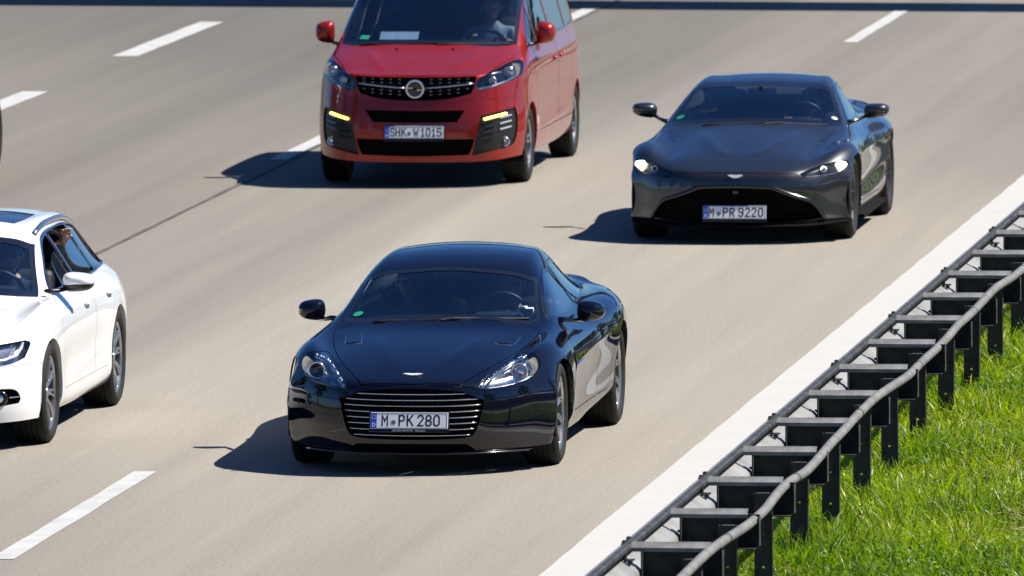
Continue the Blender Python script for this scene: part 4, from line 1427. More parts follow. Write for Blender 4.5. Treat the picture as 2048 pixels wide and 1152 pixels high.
def build_white_estate(name, label, loc, m_p, full=True):
    c = Car(AUD, name, label, 'car', loc, m_p)
    c.gapm = M_GAP_PALE; c.gapd = .0015
    mf, ms = Car.m_front, Car.m_side
    ws = smooth_poly([(-.715,.945,1),(-.55,.965),(-.3,.985),(0,.995),(.3,.985),(.55,.965),(.715,.945,1),(.655,1.08),(.588,1.262,1),(.42,1.312),(0,1.345),(-.42,1.312),(-.588,1.262,1),(-.655,1.08)])
    c.pane('windscreen', ws, 'front', Car.m_box(.25, 1.6, .9), M_WGLASS, frame=.03)
    tg = smooth_poly([(-.5,1.22,1),(0,1.26),(.5,1.22,1),(.56,1.0,1),(0,.98),(-.56,1.0,1)], 4)
    c.pane('rear_window', tg, 'front', lambda S: (S.cent()[:, 1] > 3.4), M_PGLASS)
    # roof glass
    rf = smooth_poly([(-.40,1.62,1),(0,1.58),(.40,1.62,1),(.43,1.9),(.43,2.36,1),(0,2.38),(-.43,2.36,1),(-.43,1.9)], 5)
    c.pane('roof_window', rf, 'top', Car.m_box(1.4, 2.6, 1.2), M_SATIN, frame=.012, m_frame=M_BLACK)
    pane_f = smooth_poly([(.96,.972,1),(1.25,1.135),(1.52,1.255),(1.80,1.298,1),(1.88,1.0,1),(1.85,.972,1)], 5)
    pane_r = smooth_poly([(1.945,1.0,1),(1.87,1.303,1),(2.3,1.312),(2.70,1.302,1),(2.80,1.02,1),(2.76,.98,1),(1.96,.975,1)], 5)
    pane_q = smooth_poly([(2.84,1.0,1),(2.775,1.30,1),(3.1,1.265),(3.32,1.18),(3.46,1.06),(3.50,1.0,1),(3.45,.985,1)], 5)
    outline = smooth_poly([(.885,.962,1),(1.22,1.142),(1.50,1.268),(1.80,1.315),(2.3,1.325),(2.75,1.315),(3.12,1.278),(3.36,1.185),(3.50,1.06),(3.545,.985,1),(3.0,.972),(2.0,.964)], 6)
    pane_f = smooth_poly([(.96,.975,1),(1.25,1.135),(1.52,1.250),(1.80,1.295,1),(1.86,1.0,1),(1.85,.977,1)], 5)
    for sg in (1, -1):
        ins, bit = c.cut(outline, 'side', ms(sg, .9))
        full = lambda S: np.ones(len(S.T), bool)
        sur = None
        for k, w in enumerate((pane_f, pane_r, pane_q)):
            inner, ins, _ = ins.split(in_poly(w, 'side'), full, .02)
            if k == 0:     # wound down: the glass stands in the rear half only
                lo_ = smooth_poly([(1.40,.94),(1.395,1.02),(1.46,1.11),(1.60,1.165),(1.95,1.20,1),(1.95,.93,1)], 6)
                inner, _o, _ = inner.split(in_poly(lo_, 'side'), full, .02)
            if k == 1:     # a hand's breadth open
                cut = np.array([(1.0,.90),(4,.90),(4,1.232),(1.0,1.232)])
                inner, _o, _ = inner.split(in_poly(cut, 'side'), full, .02)
            inner.moved(along=-.010).obj('side_window', M_SGLASS if k < 2 else M_PGLASS, c.root)
        ins.moved(along=-.001).obj('window_surround', M_SATIN, c.root)
        pts = [(c.x_at(1.90 - .05 * t, .99 + .30 * t, sg) + sg * .003, 1.90 - .05 * t, .99 + .30 * t) for t in (0, .25, .5, .75, 1)]
        MB().tube(pts, .008, 6).obj('pillar_trim', M_SATCHROME, c.root)
    ceiling_lining(c, .99, .75, 3.6)
    hl = smooth_poly([(.385,.640,1),(.43,.690),(.55,.712),(.70,.728),(.805,.740,1),(.838,.715),(.815,.625,1),(.74,.592),(.62,.585),(.45,.598),(.395,.615)])
    for sg in (1, -1):
        p = hl if sg > 0 else mirrored(hl)
        L = c.lamp('headlight', p, mf(.2, .45), .09, M_LAMPBOWL, m_rim=M_SATIN)
        pts = [(sg * x, c.y_at(sg * x, z) + .025, z) for x, z in ((.44, .615), (.58, .605), (.70, .618), (.76, .640), (.785, .690), (.792, .722))]
        MB().tube(pts, [.010, .012, .014, .016, .014, .010], 8).obj('lamp_strip', M_LEDOFF, L, smooth=True)
        x, z = .60, .655; y = c.y_at(sg * x, z)
        MB().lathe([(0, .042), (-.02, .04), (-.024, .03), (0, .026)], 22, axis='y', c=(sg * x, y + .07, z)).obj('projector_ring', M_SATCHROME, L, smooth=True)
        MB().ball((sg * x, y + .075, z), (.03, .02, .03), 12, 8).obj('projector_lens', M_MIRROR, L, smooth=True)
    gr = smooth_poly([(-.33,.655,1),(0,.665),(.33,.655,1),(.36,.62,1),(.30,.40,1),(.24,.33,1),(0,.325),(-.24,.33,1),(-.30,.40,1),(-.36,.62,1)], 4)
    G, _, _ = c.recess('grille', gr, 'front', mf(-.3), (0, .06, 0), M_DARK, M_SATCHROME)
    for z in np.linspace(.37, .62, 7):
        MB().tube([(x, c.y_at(x, z) + .02, z) for x in np.linspace(-.29, .29, 9)], .007, 6).obj('grille_bar', M_SATCHROME, G)
    fi = smooth_poly([(.50,.42,1),(.70,.43),(.775,.415),(.80,.36),(.79,.325,1),(.62,.305),(.50,.31,1)], 5)
    for sg in (1, -1):
        p = fi if sg > 0 else mirrored(fi)
        U, _, _ = c.recess('fog_intake', p, 'front', mf(-.1), (0, .06, 0), M_DARK, M_SATIN)
        x, z = .675, .365; y = c.y_at(sg * x, z)
        MB().lathe([(.03, .058), (-.004, .055), (-.006, .046), (.012, .040), (.016, .0001)], 24, axis='y', c=(sg * x, y + .015, z)).obj('fog_lamp', M_SATIN, U, smooth=True)
        MB().ball((sg * x, y + .03, z), (.036, .014, .036), 14, 8).obj('fog_lens', M_MIRROR, U, smooth=True)
        MB().tube([(sg * xx, c.y_at(sg * xx, .365) + .012, .368) for xx in (.735, .76, .79)], .004, 6).obj('chrome_strip', M_CHROME, U)
    c.arch(0, .348, .368); c.arch(2.912, .348, .372)
    st = dict(n=10, spokes=[(0.05, .09, .026, .022), (-.05, -.09, .026, .022)], face=.84, dish=.020, twist=.06)
    w = wheel_meshes(st, .345, .245, .258, M_RIM)
    c.wheels(w, w, .800, .806, 2.912, .345, .345, spin=(.5, .1))
    c.belly(-.6, 3.7, 2.912, .36)
    bn = smooth_poly([(-.36,-.83,1),(0,-.895),(.36,-.83,1),(.52,-.73),(.66,-.52),(.745,-.2),(.785,.2),(.79,.50,1),(.74,.62),(.5,.52),(0,.43),(-.5,.52),(-.74,.62),(-.79,.50,1),(-.785,.2),(-.745,-.2),(-.66,-.52),(-.52,-.73)], 5)
    c.panel('bonnet', bn, 'top', lambda S: (S.cent()[:, 1] < .72) & (S.N[S.T].mean(1)[:, 2] > .30) & (S.cent()[:, 2] > .65), gap=.004)
    d1 = smooth_poly([(.52,.33,1),(.46,.6),(.58,.86),(.84,.95,1),(1.22,1.15),(1.50,1.275),(1.84,1.325,1),(1.925,1.0),(1.95,.7),(1.86,.33,1)], 5)
    d2 = smooth_poly([(1.885,.33,1),(1.975,.7),(1.955,1.0),(1.862,1.325,1),(2.3,1.333),(2.73,1.32,1),(2.83,1.0,1),(2.72,.80),(2.56,.62),(2.48,.45),(2.40,.33,1)], 5)
    for sg in (1, -1):
        for dd, y in ((d1, 1.62), (d2, 2.58)):
            o = c.panel('door', dd, 'side', ms(sg, .25), gap=.0035)
            z = .835
            pts = [(c.x_at(yy, z, sg) + sg * (.026 if 0 < k < 4 else 0), yy, z) for k, yy in enumerate(np.linspace(y - .11, y + .11, 5))]
            MB().tube(pts, .013, 8, flat=.8).obj('handle', m_p, o, smooth=True)
    bump = smooth_poly([(-1.1,.575,1),(-.89,.575,1),(-.815,.585,1),(-.37,.585,1),(-.37,.68,1),(.37,.68,1),(.37,.585,1),(.815,.585,1),(.89,.575,1),(1.1,.575,1),(1.1,0,1),(-1.1,0,1)], 4)
    c.panel('front_bumper', bump, 'front', lambda S: S.cent()[:, 1] < -.25, gap=.004)
    wash = smooth_poly([(.60,.535),(.72,.545),(.735,.50),(.61,.49)], 5)
    for sg in (1, -1):
        c.panel('washer_cover', wash if sg > 0 else mirrored(wash), 'front', mf(-.3), gap=.003)
    c.body()
    for sg in (1, -1):
        mirror_blob(c, 'wing_mirror', (.945, .98, 1.035), (.79, .86, .975), (.235, .18, .125), m_p, M_BLACK, sg, rot=.1, lower=M_BLACK)
        V = []
        # roof rail
        ys = np.linspace(1.50, 3.15, 15)
        pts = [(sg * .555, y, c.z_at(.555, y) + (.030 * min(1, 4 * (y - 1.5) / 1.65, 4 * (3.15 - y) / 1.65))) for y in ys]
        MB().tube(pts, .018, 8, flat=1.1).obj('roof_rail', M_SATCHROME, c.root, smooth=True)
        pts = [(c.x_at(y, z, sg) + sg * .004, y, z) for y, z in ((.84, .955), (1.3, .958), (2.0, .962), (2.7, .968), (3.3, .975), (3.52, .985))]
        MB().tube(pts, .007, 6).obj('window_trim', M_SATCHROME, c.root)
    if full:
        c.plate((0, -.975, .47), [])
    cabin(c, .72, 3.3, .95, .74, 1.0, .96)
    steering_wheel(c, .37, 1.12, .93)
    for x, y in ((.37, 1.62), (-.37, 1.62), (.37, 2.5), (-.37, 2.5)): seat(c, x, y, .30 if y < 2 else .28)
    return c

# ================================================================== the black four-door sports car
RAP = dict(
 st=[-.945, -.84, -.68, -.48, -.22, .08, .36, .58, .80, 1.05, 1.32, 1.65, 2.05, 2.5, 2.95, 3.35, 3.7, 3.95, 4.08], nx=5, nose=5, tail=3,
 cols=[
  [(-.945,0,.595),(-.85,0,.640),(-.6,0,.710),(-.2,0,.79),(.2,0,.855),(.47,0,.905),(.52,0,.925),(.8,0,1.055),(1.15,0,1.218),(1.5,0,1.302),(1.95,0,1.332),(2.5,0,1.31),(3.2,0,1.185),(3.75,0,1.02),(4.0,0,.975),(4.08,0,.955)],
  [(-.93,.26,.595),(-.83,.27,.640),(-.6,.27,.705),(-.2,.28,.787),(.2,.29,.852),(.49,.30,.903),(.55,.30,.93),(.85,.29,1.06),(1.18,.27,1.216),(1.5,.27,1.292),(1.95,.27,1.321),(2.5,.26,1.297),(3.2,.24,1.17),(3.75,.26,1.01),(4.0,.3,.97),(4.07,.3,.95)],
  [(-.855,.43,.592),(-.77,.445,.636),(-.6,.46,.685),(-.2,.49,.768),(.2,.51,.833),(.55,.525,.890),(.62,.52,.915),(.93,.49,1.055),(1.25,.45,1.198),(1.55,.44,1.27),(1.95,.435,1.297),(2.5,.41,1.27),(3.2,.36,1.14),(3.75,.40,1.00),(3.98,.48,.965),(4.05,.48,.945)],
  [(-.72,.60,.605),(-.58,.615,.68),(-.38,.63,.73),(-.1,.655,.765),(.2,.68,.805),(.5,.70,.865),(.70,.69,.905),(1.0,.645,1.03),(1.33,.600,1.165),(1.6,.575,1.215),(1.95,.555,1.24),(2.5,.52,1.212),(3.1,.47,1.09),(3.65,.50,.975),(3.95,.58,.945),(4.0,.6,.935)],
  [(-.57,.725,.635),(-.45,.735,.745),(-.28,.755,.80),(0.0,.775,.835),(.25,.785,.845),(.5,.785,.858),(.75,.775,.88),(1.2,.775,.888),(1.8,.775,.898),(2.4,.765,.915),(2.9,.725,.928),(3.3,.66,.928),(3.7,.64,.920),(3.9,.66,.905)],
  [(-.40,.835,.635),(-.3,.855,.70),(-.12,.88,.745),(.1,.893,.76),(.3,.895,.765),(.6,.89,.77),(.9,.885,.78),(1.5,.885,.79),(2.2,.90,.815),(2.7,.925,.845),(3.0,.928,.860),(3.35,.885,.872),(3.7,.825,.872),(3.88,.785,.86)],
  [(-.37,.900,.53),(-.15,.925,.575),(.05,.95,.60),(.3,.945,.62),(.7,.935,.63),(1.5,.935,.64),(2.2,.945,.65),(2.7,.975,.66),(3.0,.982,.67),(3.4,.955,.68),(3.8,.86,.69),(3.9,.80,.69)],
  [(-.375,.905,.39),(-.15,.93,.42),(.05,.958,.45),(.3,.945,.46),(.7,.905,.46),(1.5,.895,.46),(2.3,.92,.46),(2.7,.968,.47),(3.0,.98,.48),(3.4,.945,.5),(3.8,.85,.52),(3.92,.79,.52)],
  [(-.385,.895,.27),(-.15,.925,.28),(.05,.945,.30),(.4,.92,.29),(.8,.91,.28),(1.5,.915,.27),(2.3,.925,.28),(2.7,.95,.32),(3.0,.965,.34),(3.4,.925,.36),(3.75,.83,.37),(3.87,.76,.37)],
  [(-.40,.865,.17),(-.15,.885,.18),(.05,.895,.19),(.4,.87,.19),(.8,.865,.18),(1.5,.865,.18),(2.3,.87,.18),(2.7,.89,.2),(3.0,.9,.22),(3.4,.86,.24),(3.7,.77,.25),(3.8,.71,.25)]],
 front=[
  [(0,-.96,.49),(.265,-.945,.49),(.455,-.865,.49),(.64,-.715,.50),(.78,-.545,.525)],
  [(0,-.958,.38),(.27,-.942,.38),(.465,-.865,.38),(.65,-.715,.385),(.79,-.54,.39)],
  [(0,-.948,.25),(.27,-.93,.25),(.47,-.855,.25),(.65,-.705,.255),(.78,-.54,.265)],
  [(0,-.925,.155),(.27,-.905,.155),(.46,-.83,.155),(.63,-.685,.16),(.755,-.54,.165)]],
 rear=[
  [(0,4.09,.80),(.3,4.08,.80),(.48,4.06,.80),(.62,4.01,.79),(.70,3.95,.76)],
  [(0,4.08,.60),(.3,4.07,.60),(.48,4.05,.60),(.62,4.0,.59),(.72,3.96,.56)],
  [(0,4.06,.42),(.3,4.05,.42),(.48,4.03,.42),(.6,3.99,.42),(.69,3.93,.40)],
  [(0,4.0,.27),(.3,3.99,.27),(.48,3.96,.27),(.58,3.92,.27),(.66,3.86,.26)]],
)

def _rap_disp(V):
    V = ridge(V, [(.10, -.80), (.20, -.50), (.30, -.10), (.36, .25)], .007, .060, zmin=.55, sharp=1.8, fade=2.1)
    V = ridge(V, [(.30, .60), (1.0, .64), (2.0, .68), (2.7, .73)], .007, .022, side=True)
    return V
RAP['disp'] = _rap_disp
def mirrored(poly):
    return poly * np.array([-1, 1])

def build_black_car():
    m_p = paint('black_paint', (0.002, 0.0026, 0.008), 0.0, 0.3, dust=.006, spec=0.0)
    c = Car(RAP, 'black_sports_car', 'glossy black four door sports car with chrome barred oval grille', 'car', (-11.2686, 85.231, 0), m_p, levels=4)
    mf, ms = Car.m_front, Car.m_side
    # windscreen
    ws = smooth_poly([(-.675,.915,1),(-.60,.895),(-.35,.925),(0,.935),(.35,.925),(.60,.895),(.675,.915,1),(.63,1.02),(.59,1.155,1),(.40,1.205),(0,1.235),(-.40,1.205),(-.59,1.155,1),(-.63,1.02)])
    W = c.pane('windscreen', ws, 'front', Car.m_box(.3, 1.6, .86), M_WGLASS, frame=.022)
    rw = smooth_poly([(-.42,2.75),(0,2.70),(.42,2.75),(.40,3.2),(.44,3.62,1),(0,3.68),(-.44,3.62,1),(-.40,3.2)])
    c.pane('rear_window', rw, 'top', Car.m_box(2.3, 3.9, .9), M_PGLASS)
    front_w = smooth_poly([(.80,.925,1),(1.20,1.085),(1.50,1.17),(1.86,1.205,1),(1.93,.925,1),(1.4,.915)])
    rear_w = smooth_poly([(1.93,1.205,1),(2.35,1.19),(2.75,1.10),(2.95,.985),(2.80,.955),(2.00,.928,1)])
    for sg in (1, -1):
        c.pane('side_window', front_w, 'side', ms(sg, .86), M_SGLASS, frame=.012)
        c.pane('side_window', rear_w, 'side', ms(sg, .86), M_SGLASS, frame=.012)
    ceiling_lining(c, .95, .6, 3.4)
    # headlights
    hl = smooth_poly([(.427,.588,1),(.50,.660),(.585,.725),(.68,.772),(.755,.775),(.80,.735),(.806,.690),(.775,.640),(.70,.603),(.60,.583),(.50,.575)])
    for sg in (1, -1):
        p = hl if sg > 0 else mirrored(hl)
        L = c.lamp('headlight', p, mf(.2, .5), .10, M_LAMPBOWL)
        # projector, reflector wing, strip of small lamps along the inner edge
        x, z = .685, .668
        y = c.y_at(sg * x, z)
        MB().lathe([(.0, .062), (-.02, .060), (-.025, .052), (-.010, .046), (.01, .044)], 28, axis='y', c=(sg * x, y + .06, z)).obj('projector_ring', M_CHROME, L, smooth=True)
        MB().ball((sg * x, y + .075, z), (.044, .03, .044)).obj('projector_lens', M_SATIN if sg < 0 else M_MIRROR, L, smooth=True)
        wing = smooth_poly([(.70,.70,1),(.765,.755),(.795,.72),(.790,.668),(.755,.635),(.70,.62,1),(.745,.66)])
        b = MB(); b.prism([(sg * q[0], q[1]) for q in wing], 'y', c.y_at(sg * .74, .69) + .055, c.y_at(sg * .74, .69) + .085)
        b.obj('reflector_wing', M_REFLECTOR, L)
        for t in np.linspace(0.04, .8, 13):
            a = hl[int(t * 24)]
            q = a + np.array([.012, -.018])
            yy = c.y_at(sg * q[0], q[1])
            MB().ball((sg * q[0], yy + .022, q[1]), (.009, .007, .009), 8, 5).obj('lamp_bead', M_LEDOFF, L, smooth=True)
        strip = [hl[int(t * 24)] + np.array([.016, -.026]) for t in np.linspace(.02, .82, 12)]
        MB().tube([(sg * q[0], c.y_at(sg * q[0], q[1]) + .034, q[1]) for q in strip], .014, 6, flat=1).obj('lamp_strip', M_REFLECTOR, L, smooth=True)
    # grille
    gr = smooth_poly([(-.345,.563,1),(-.17,.578),(0,.583),(.17,.578),(.345,.563,1),(.478,.505,1),(.483,.485),(.455,.36),(.425,.285),(.375,.255),(.19,.243),(0,.240),(-.19,.243),(-.375,.255),(-.425,.285),(-.455,.36),(-.483,.485),(-.478,.505,1)])
    G, ins, bit = c.recess('grille', gr, 'front', mf(-.3), (0, .075, 0), M_DARK, M_SATIN)
    gp = gr
    for k, z in enumerate(np.linspace(.545, .268, 8)):
        xs = []
        P = np.stack([np.linspace(-.5, .5, 401), np.full(401, z)], 1)
        d = poly_sdf(P, gp)
        w = P[d < -.006, 0].max()
        X = np.linspace(-w, w, 25)
        pts = [(x, c.y_at(x, z) + .012, z + .006 * (x / .48) ** 2) for x in X]
        MB().tube(pts, .0045, 8, flat=1.0).obj('grille_bar', M_SATCHROME, G, smooth=True)
    for x in np.linspace(-.42, .42, 13):
        P = np.stack([np.full(201, x), np.linspace(.22, .6, 201)], 1)
        d = poly_sdf(P, gp); zz = P[d < 0, 1]
        MB().box((x, c.y_at(x, .4) + .062, (zz.min() + zz.max()) / 2), (.006, .012, zz.max() - zz.min())).obj('grille_rib', M_DARK, G)
    # lower intake
    li = smooth_poly([(-.43,.168,1),(-.37,.212,1),(0,.214),(.37,.212,1),(.43,.168,1),(0,.165)])
    c.recess('lower_intake', li, 'front', mf(-.3), (0, .08, 0), M_DARK, M_SATIN)
    # splitter lip
    pts = [(x, c.y_at(x, .165) - .012, .148) for x in np.linspace(-.78, .78, 41)]
    MB().tube(pts, [.014] * 41, 6, flat=.5).obj('splitter_lip', M_SATIN, c.root, smooth=True)
    # side vent and strake behind the front wheel
    for sg in (1, -1):
        v = smooth_poly([(.47,.66,1),(.50,.70),(.55,.69),(.60,.60),(.56,.58),(.50,.60)])
        c.recess('side_vent', v, 'side', ms(sg), (-sg * .012, 0, 0), M_DARK, M_SATIN)
        pts = [(c.x_at(y, .615, sg) + sg * .004, y, .615 + (y - .5) * .01) for y in np.linspace(.54, 1.05, 9)]
        MB().tube(pts, .006, 6).obj('vent_strake', M_CHROME, c.root)
    # wheels
    c.arch(0, .345, .366); c.arch(2.989, .35, .378)
    st = dict(n=10, spokes=[(0.10, .05, .022, .018), (-.10, -.05, .022, .018)], twist=.10, face=.80, dish=.03)
    c.wheels(wheel_meshes(st, .343, .245, .258, M_RIM), wheel_meshes(st, .348, .29, .258, M_RIM), .782, .803, 2.989, .343, .348)
    c.belly(-.6, 3.8, 2.989, .36)
    # bonnet, doors, bumper joint
    bn = smooth_poly([(-.335,-.90,1),(0,-.925),(.335,-.90,1),(.43,-.70),(.545,-.40),(.645,0),(.70,.38),(.665,.52),(.45,.56),(0,.50),(-.45,.56),(-.665,.52),(-.70,.38),(-.645,0),(-.545,-.40),(-.43,-.70)])
    c.panel('bonnet', bn, 'top', lambda S: (S.cent()[:, 1] < .60) & (S.N[S.T].mean(1)[:, 2] > .30), gap=.006)
    d1 = smooth_poly([(.66,.30,1),(.60,.55),(.66,.80),(.76,.915,1),(1.2,1.105),(1.52,1.195),(1.90,1.222,1),(1.985,.90),(1.98,.5),(1.86,.30,1)])
    d2 = smooth_poly([(1.90,.30,1),(2.01,.5),(2.02,.90),(1.935,1.222,1),(2.36,1.208),(2.78,1.115),(2.985,.975),(2.80,.80),(2.58,.62),(2.52,.45),(2.40,.30,1)])
    for sg in (1, -1):
        for dd in (d1, d2):
            o = c.panel('door', dd, 'side', ms(sg, .2), gap=.006)
            y = 1.78 if dd is d1 else 2.52
            z = .735
            pts = [(c.x_at(yy, z, sg) + sg * (.012 if 0 < k < 4 else .0), yy, z) for k, yy in enumerate(np.linspace(y - .1, y + .1, 5))]
            MB().tube(pts, .011, 6, flat=.8).obj('handle', c.paint, o, smooth=True)
    bj = np.array([(-1.1,.47),(-.49,.49),(-.47,.1),(.47,.1),(.49,.49),(1.1,.47),(1.1,.05),(-1.1,.05)])
    bump = smooth_poly([(-1.1,.552,1),(-.90,.535,1),(-.49,.503,1),(-.49,.57,1),(-.34,.60,1),(0,.61),(.34,.60,1),(.49,.57,1),(.49,.503,1),(.90,.535,1),(1.1,.552,1),(1.1,.0,1),(-1.1,.0,1)], 4)
    c.panel('front_bumper', bump, 'front', lambda S: (S.cent()[:, 1] < -.2), gap=.005)
    c.body()
    # bonnet vents: a bright framed flat scoop on each side
    for sg in (1, -1):
        pl = smooth_poly([(.452,.0,1),(.575,.03,1),(.598,.24,1),(.58,.27),(.50,.27),(.482,.24,1)], 4)
        for k, (inset, m, up) in enumerate(((0, M_CHROME, .004), (.009, m_p, .008))):
            ctr = pl.mean(0)
            q = ctr + (pl - ctr) * (1 - inset / .08)
            V = [(sg * a, b, c.z_at(sg * a, b) + up) for a, b in q]
            V += [(x, y, z - .012) for x, y, z in V]
            n = len(q)
            F = [tuple(range(n)), tuple(range(2 * n - 1, n - 1, -1))] + [(i, n + i, n + (i + 1) % n, (i + 1) % n) for i in range(n)]
            if sg < 0: F = [f[::-1] for f in F]
            o = pydata('bonnet_vent' if k == 0 else 'vent_mesh', V, F, m, c.root if k == 0 else prev)
            prev = o
    # winged badge
    wing = [(0,.016),(.012,.014),(.02,.019),(.058,.017),(.068,.010),(.05,.006),(.047,-.001),(.034,-.003),(.03,-.009),(.014,-.011),(0,-.015)]
    poly = wing + [(-a, b) for a, b in reversed(wing[1:-1])]
    b = MB(); b.prism(poly, 'z', 0, .008)
    o = b.obj('winged_badge', M_BADGE, c.root)
    yb = -.80
    o.location = (0, yb, c.z_at(0, yb) + .004)
    o.rotation_euler = (math.atan2(c.z_at(0, yb + .03) - c.z_at(0, yb - .03), .06), 0, 0)
    # plate
    c.plate((0, -.996, .374), [('M', -.164, .046), ('o', -.105, 0), ('P', -.050, .043), ('K', .006, .046), ('2', .076, .045), ('8', .130, .045), ('0', .184, .045)], frame_text='ASTON MARTIN   München')
    # mirrors
    for sg in (1, -1):
        mirror_blob(c, 'wing_mirror', (.957, 1.17, .935), (.80, 1.0, .895), (.20, .16, .150), m_p, m_p, sg, rot=.12)
    # wipers lying on the glass foot
    def onws(x, z): return (x, c.y_at(x, z) - .014, z)
    wiper(c, onws(.02, .925), onws(.1, .936), onws(.60, .925))
    wiper(c, onws(-.45, .905), onws(-.40, .912), onws(.12, .932))
    # cabin
    cabin(c, .72, 3.1, .88, .72, 1.05, .90)
    steering_wheel(c, .36, 1.16, .90)
    for x, y in ((.36, 1.72), (-.36, 1.72), (.33, 2.35), (-.33, 2.35)):
        seat(c, x, y, .22 if y < 2 else .16)
    MB().box((0, 1.24, 1.175), (.22, .03, .06), bev=.012).box((0, 1.21, 1.205), (.03, .08, .04)).obj('rear_view_mirror', M_BLACK, c.root)
    for (x0, z0, w_, h_, nm, m_) in ((.585, .965, .06, .07, 'dash_paper', M_PAPER), (.10, .925, .10, .03, 'dash_cloth', M_SEAL), (.545, .985, .05, .045, 'dash_paper', M_PAPER)):
        yy = c.y_at(x0, z0) + .04
        MB().box((x0, yy, z0 - .012), (w_, .03, h_), Matrix.Rotation(.3, 3, 'X'), bev=.006).obj(nm, m_, c.root)
    # sticker on the glass, patch behind the mirror
    sy = c.y_at(-.575, .945)
    st_ = MB().lathe([(0, .0001), (0, .036)], 20, axis='y').obj('windscreen_sticker', M_GREEN, c.root)
    nrm = c.n_at((-.575, sy, .945))
    st_.location = Vector((-.575, sy, .945)) + Vector(nrm) * .002
    st_.rotation_euler = Vector(nrm).to_track_quat('-Y', 'Z').to_euler()
    return c
def s_or(m): return m

# ================================================================== the red people carrier
VANR = dict(
 disp=lambda V: ridge(ridge(V, [(.28, -.72), (.40, -.45), (.52, -.10)], .010, .04, zmin=.9, sharp=1.3), [(.4, .44), (1.5, .46), (2.85, .50)], .012, .03, side=True),
 st=[-.81, -.72, -.56, -.38, -.18, .02, .18, .40, .62, .85, 1.08, 1.35, 1.8, 2.4, 3.0, 3.5, 3.78, 3.92, 4.0], nx=5, nose=5, tail=3,
 cols=[
  [(-.81,0,.965),(-.70,0,1.005),(-.4,0,1.105),(-.15,0,1.18),(-.07,0,1.212),(.2,0,1.372),(.55,0,1.575),(.9,0,1.762),(1.12,0,1.845),(1.5,0,1.885),(2.5,0,1.90),(3.6,0,1.885),(3.9,0,1.85),(4.0,0,1.78)],
  [(-.805,.3,.965),(-.69,.3,1.005),(-.38,.32,1.105),(-.13,.33,1.18),(-.05,.33,1.21),(.22,.33,1.372),(.57,.32,1.575),(.91,.31,1.757),(1.13,.30,1.838),(1.5,.30,1.877),(2.5,.30,1.892),(3.6,.30,1.877),(3.9,.30,1.842),(4.0,.30,1.775)],
  [(-.765,.53,.970),(-.62,.55,1.02),(-.32,.575,1.11),(-.07,.59,1.18),(.02,.59,1.21),(.30,.58,1.375),(.65,.56,1.575),(.96,.54,1.735),(1.16,.53,1.815),(1.5,.53,1.85),(2.5,.53,1.865),(3.6,.53,1.85),(3.88,.52,1.82),(3.97,.52,1.75)],
  [(-.66,.67,.980),(-.45,.71,1.055),(-.2,.745,1.125),(0,.77,1.170),(.13,.782,1.205),(.4,.770,1.36),(.75,.738,1.56),(1.0,.712,1.69),(1.2,.695,1.76),(1.5,.69,1.795),(2.5,.69,1.81),(3.6,.68,1.795),(3.85,.66,1.765),(3.93,.65,1.70)],
  [(-.51,.79,.985),(-.37,.82,1.045),(-.15,.845,1.09),(.1,.86,1.125),(.4,.868,1.14),(1,.876,1.15),(2,.88,1.16),(3,.875,1.17),(3.6,.865,1.175),(3.85,.83,1.17),(3.92,.80,1.15)],
  [(-.37,.875,.96),(-.22,.90,.995),(0,.912,1.015),(.3,.916,1.025),(1,.922,1.035),(2,.927,1.045),(3,.925,1.045),(3.6,.912,1.045),(3.85,.86,1.045),(3.95,.82,1.035)],
  [(-.35,.898,.80),(-.1,.922,.80),(.2,.930,.80),(1,.936,.80),(2,.942,.80),(3,.942,.80),(3.6,.928,.80),(3.88,.86,.80),(3.98,.82,.80)],
  [(-.36,.912,.60),(-.1,.932,.60),(.2,.938,.60),(1,.925,.60),(2,.925,.60),(3,.94,.6),(3.6,.928,.6),(3.88,.86,.6),(3.98,.82,.6)],
  [(-.37,.910,.42),(-.1,.928,.42),(.3,.928,.40),(1,.937,.36),(2,.937,.36),(3,.937,.4),(3.6,.92,.42),(3.86,.85,.42),(3.95,.81,.42)],
  [(-.40,.885,.265),(-.1,.90,.26),(.3,.905,.25),(1,.90,.24),(2,.90,.24),(3,.9,.26),(3.6,.88,.28),(3.8,.82,.3),(3.88,.78,.3)]],
 front=[
  [(0,-.845,.80),(.3,-.835,.80),(.53,-.785,.80),(.70,-.675,.80),(.815,-.525,.80)],
  [(0,-.882,.61),(.3,-.872,.61),(.55,-.82,.61),(.725,-.705,.605),(.838,-.535,.60)],
  [(0,-.892,.42),(.3,-.882,.42),(.55,-.83,.42),(.725,-.715,.42),(.84,-.54,.42)],
  [(0,-.865,.225),(.3,-.855,.225),(.55,-.805,.23),(.715,-.695,.24),(.825,-.54,.255)]],
 rear=[
  [(0,4.03,1.05),(.3,4.03,1.05),(.52,4.02,1.05),(.66,4.0,1.05),(.76,3.97,1.04)],
  [(0,4.05,.80),(.3,4.05,.80),(.52,4.04,.8),(.66,4.02,.8),(.76,3.99,.8)],
  [(0,4.05,.5),(.3,4.05,.5),(.52,4.04,.5),(.66,4.02,.5),(.76,3.98,.5)],
  [(0,4.0,.30),(.3,4.0,.30),(.52,3.99,.3),(.64,3.96,.3),(.72,3.92,.3)]],
)

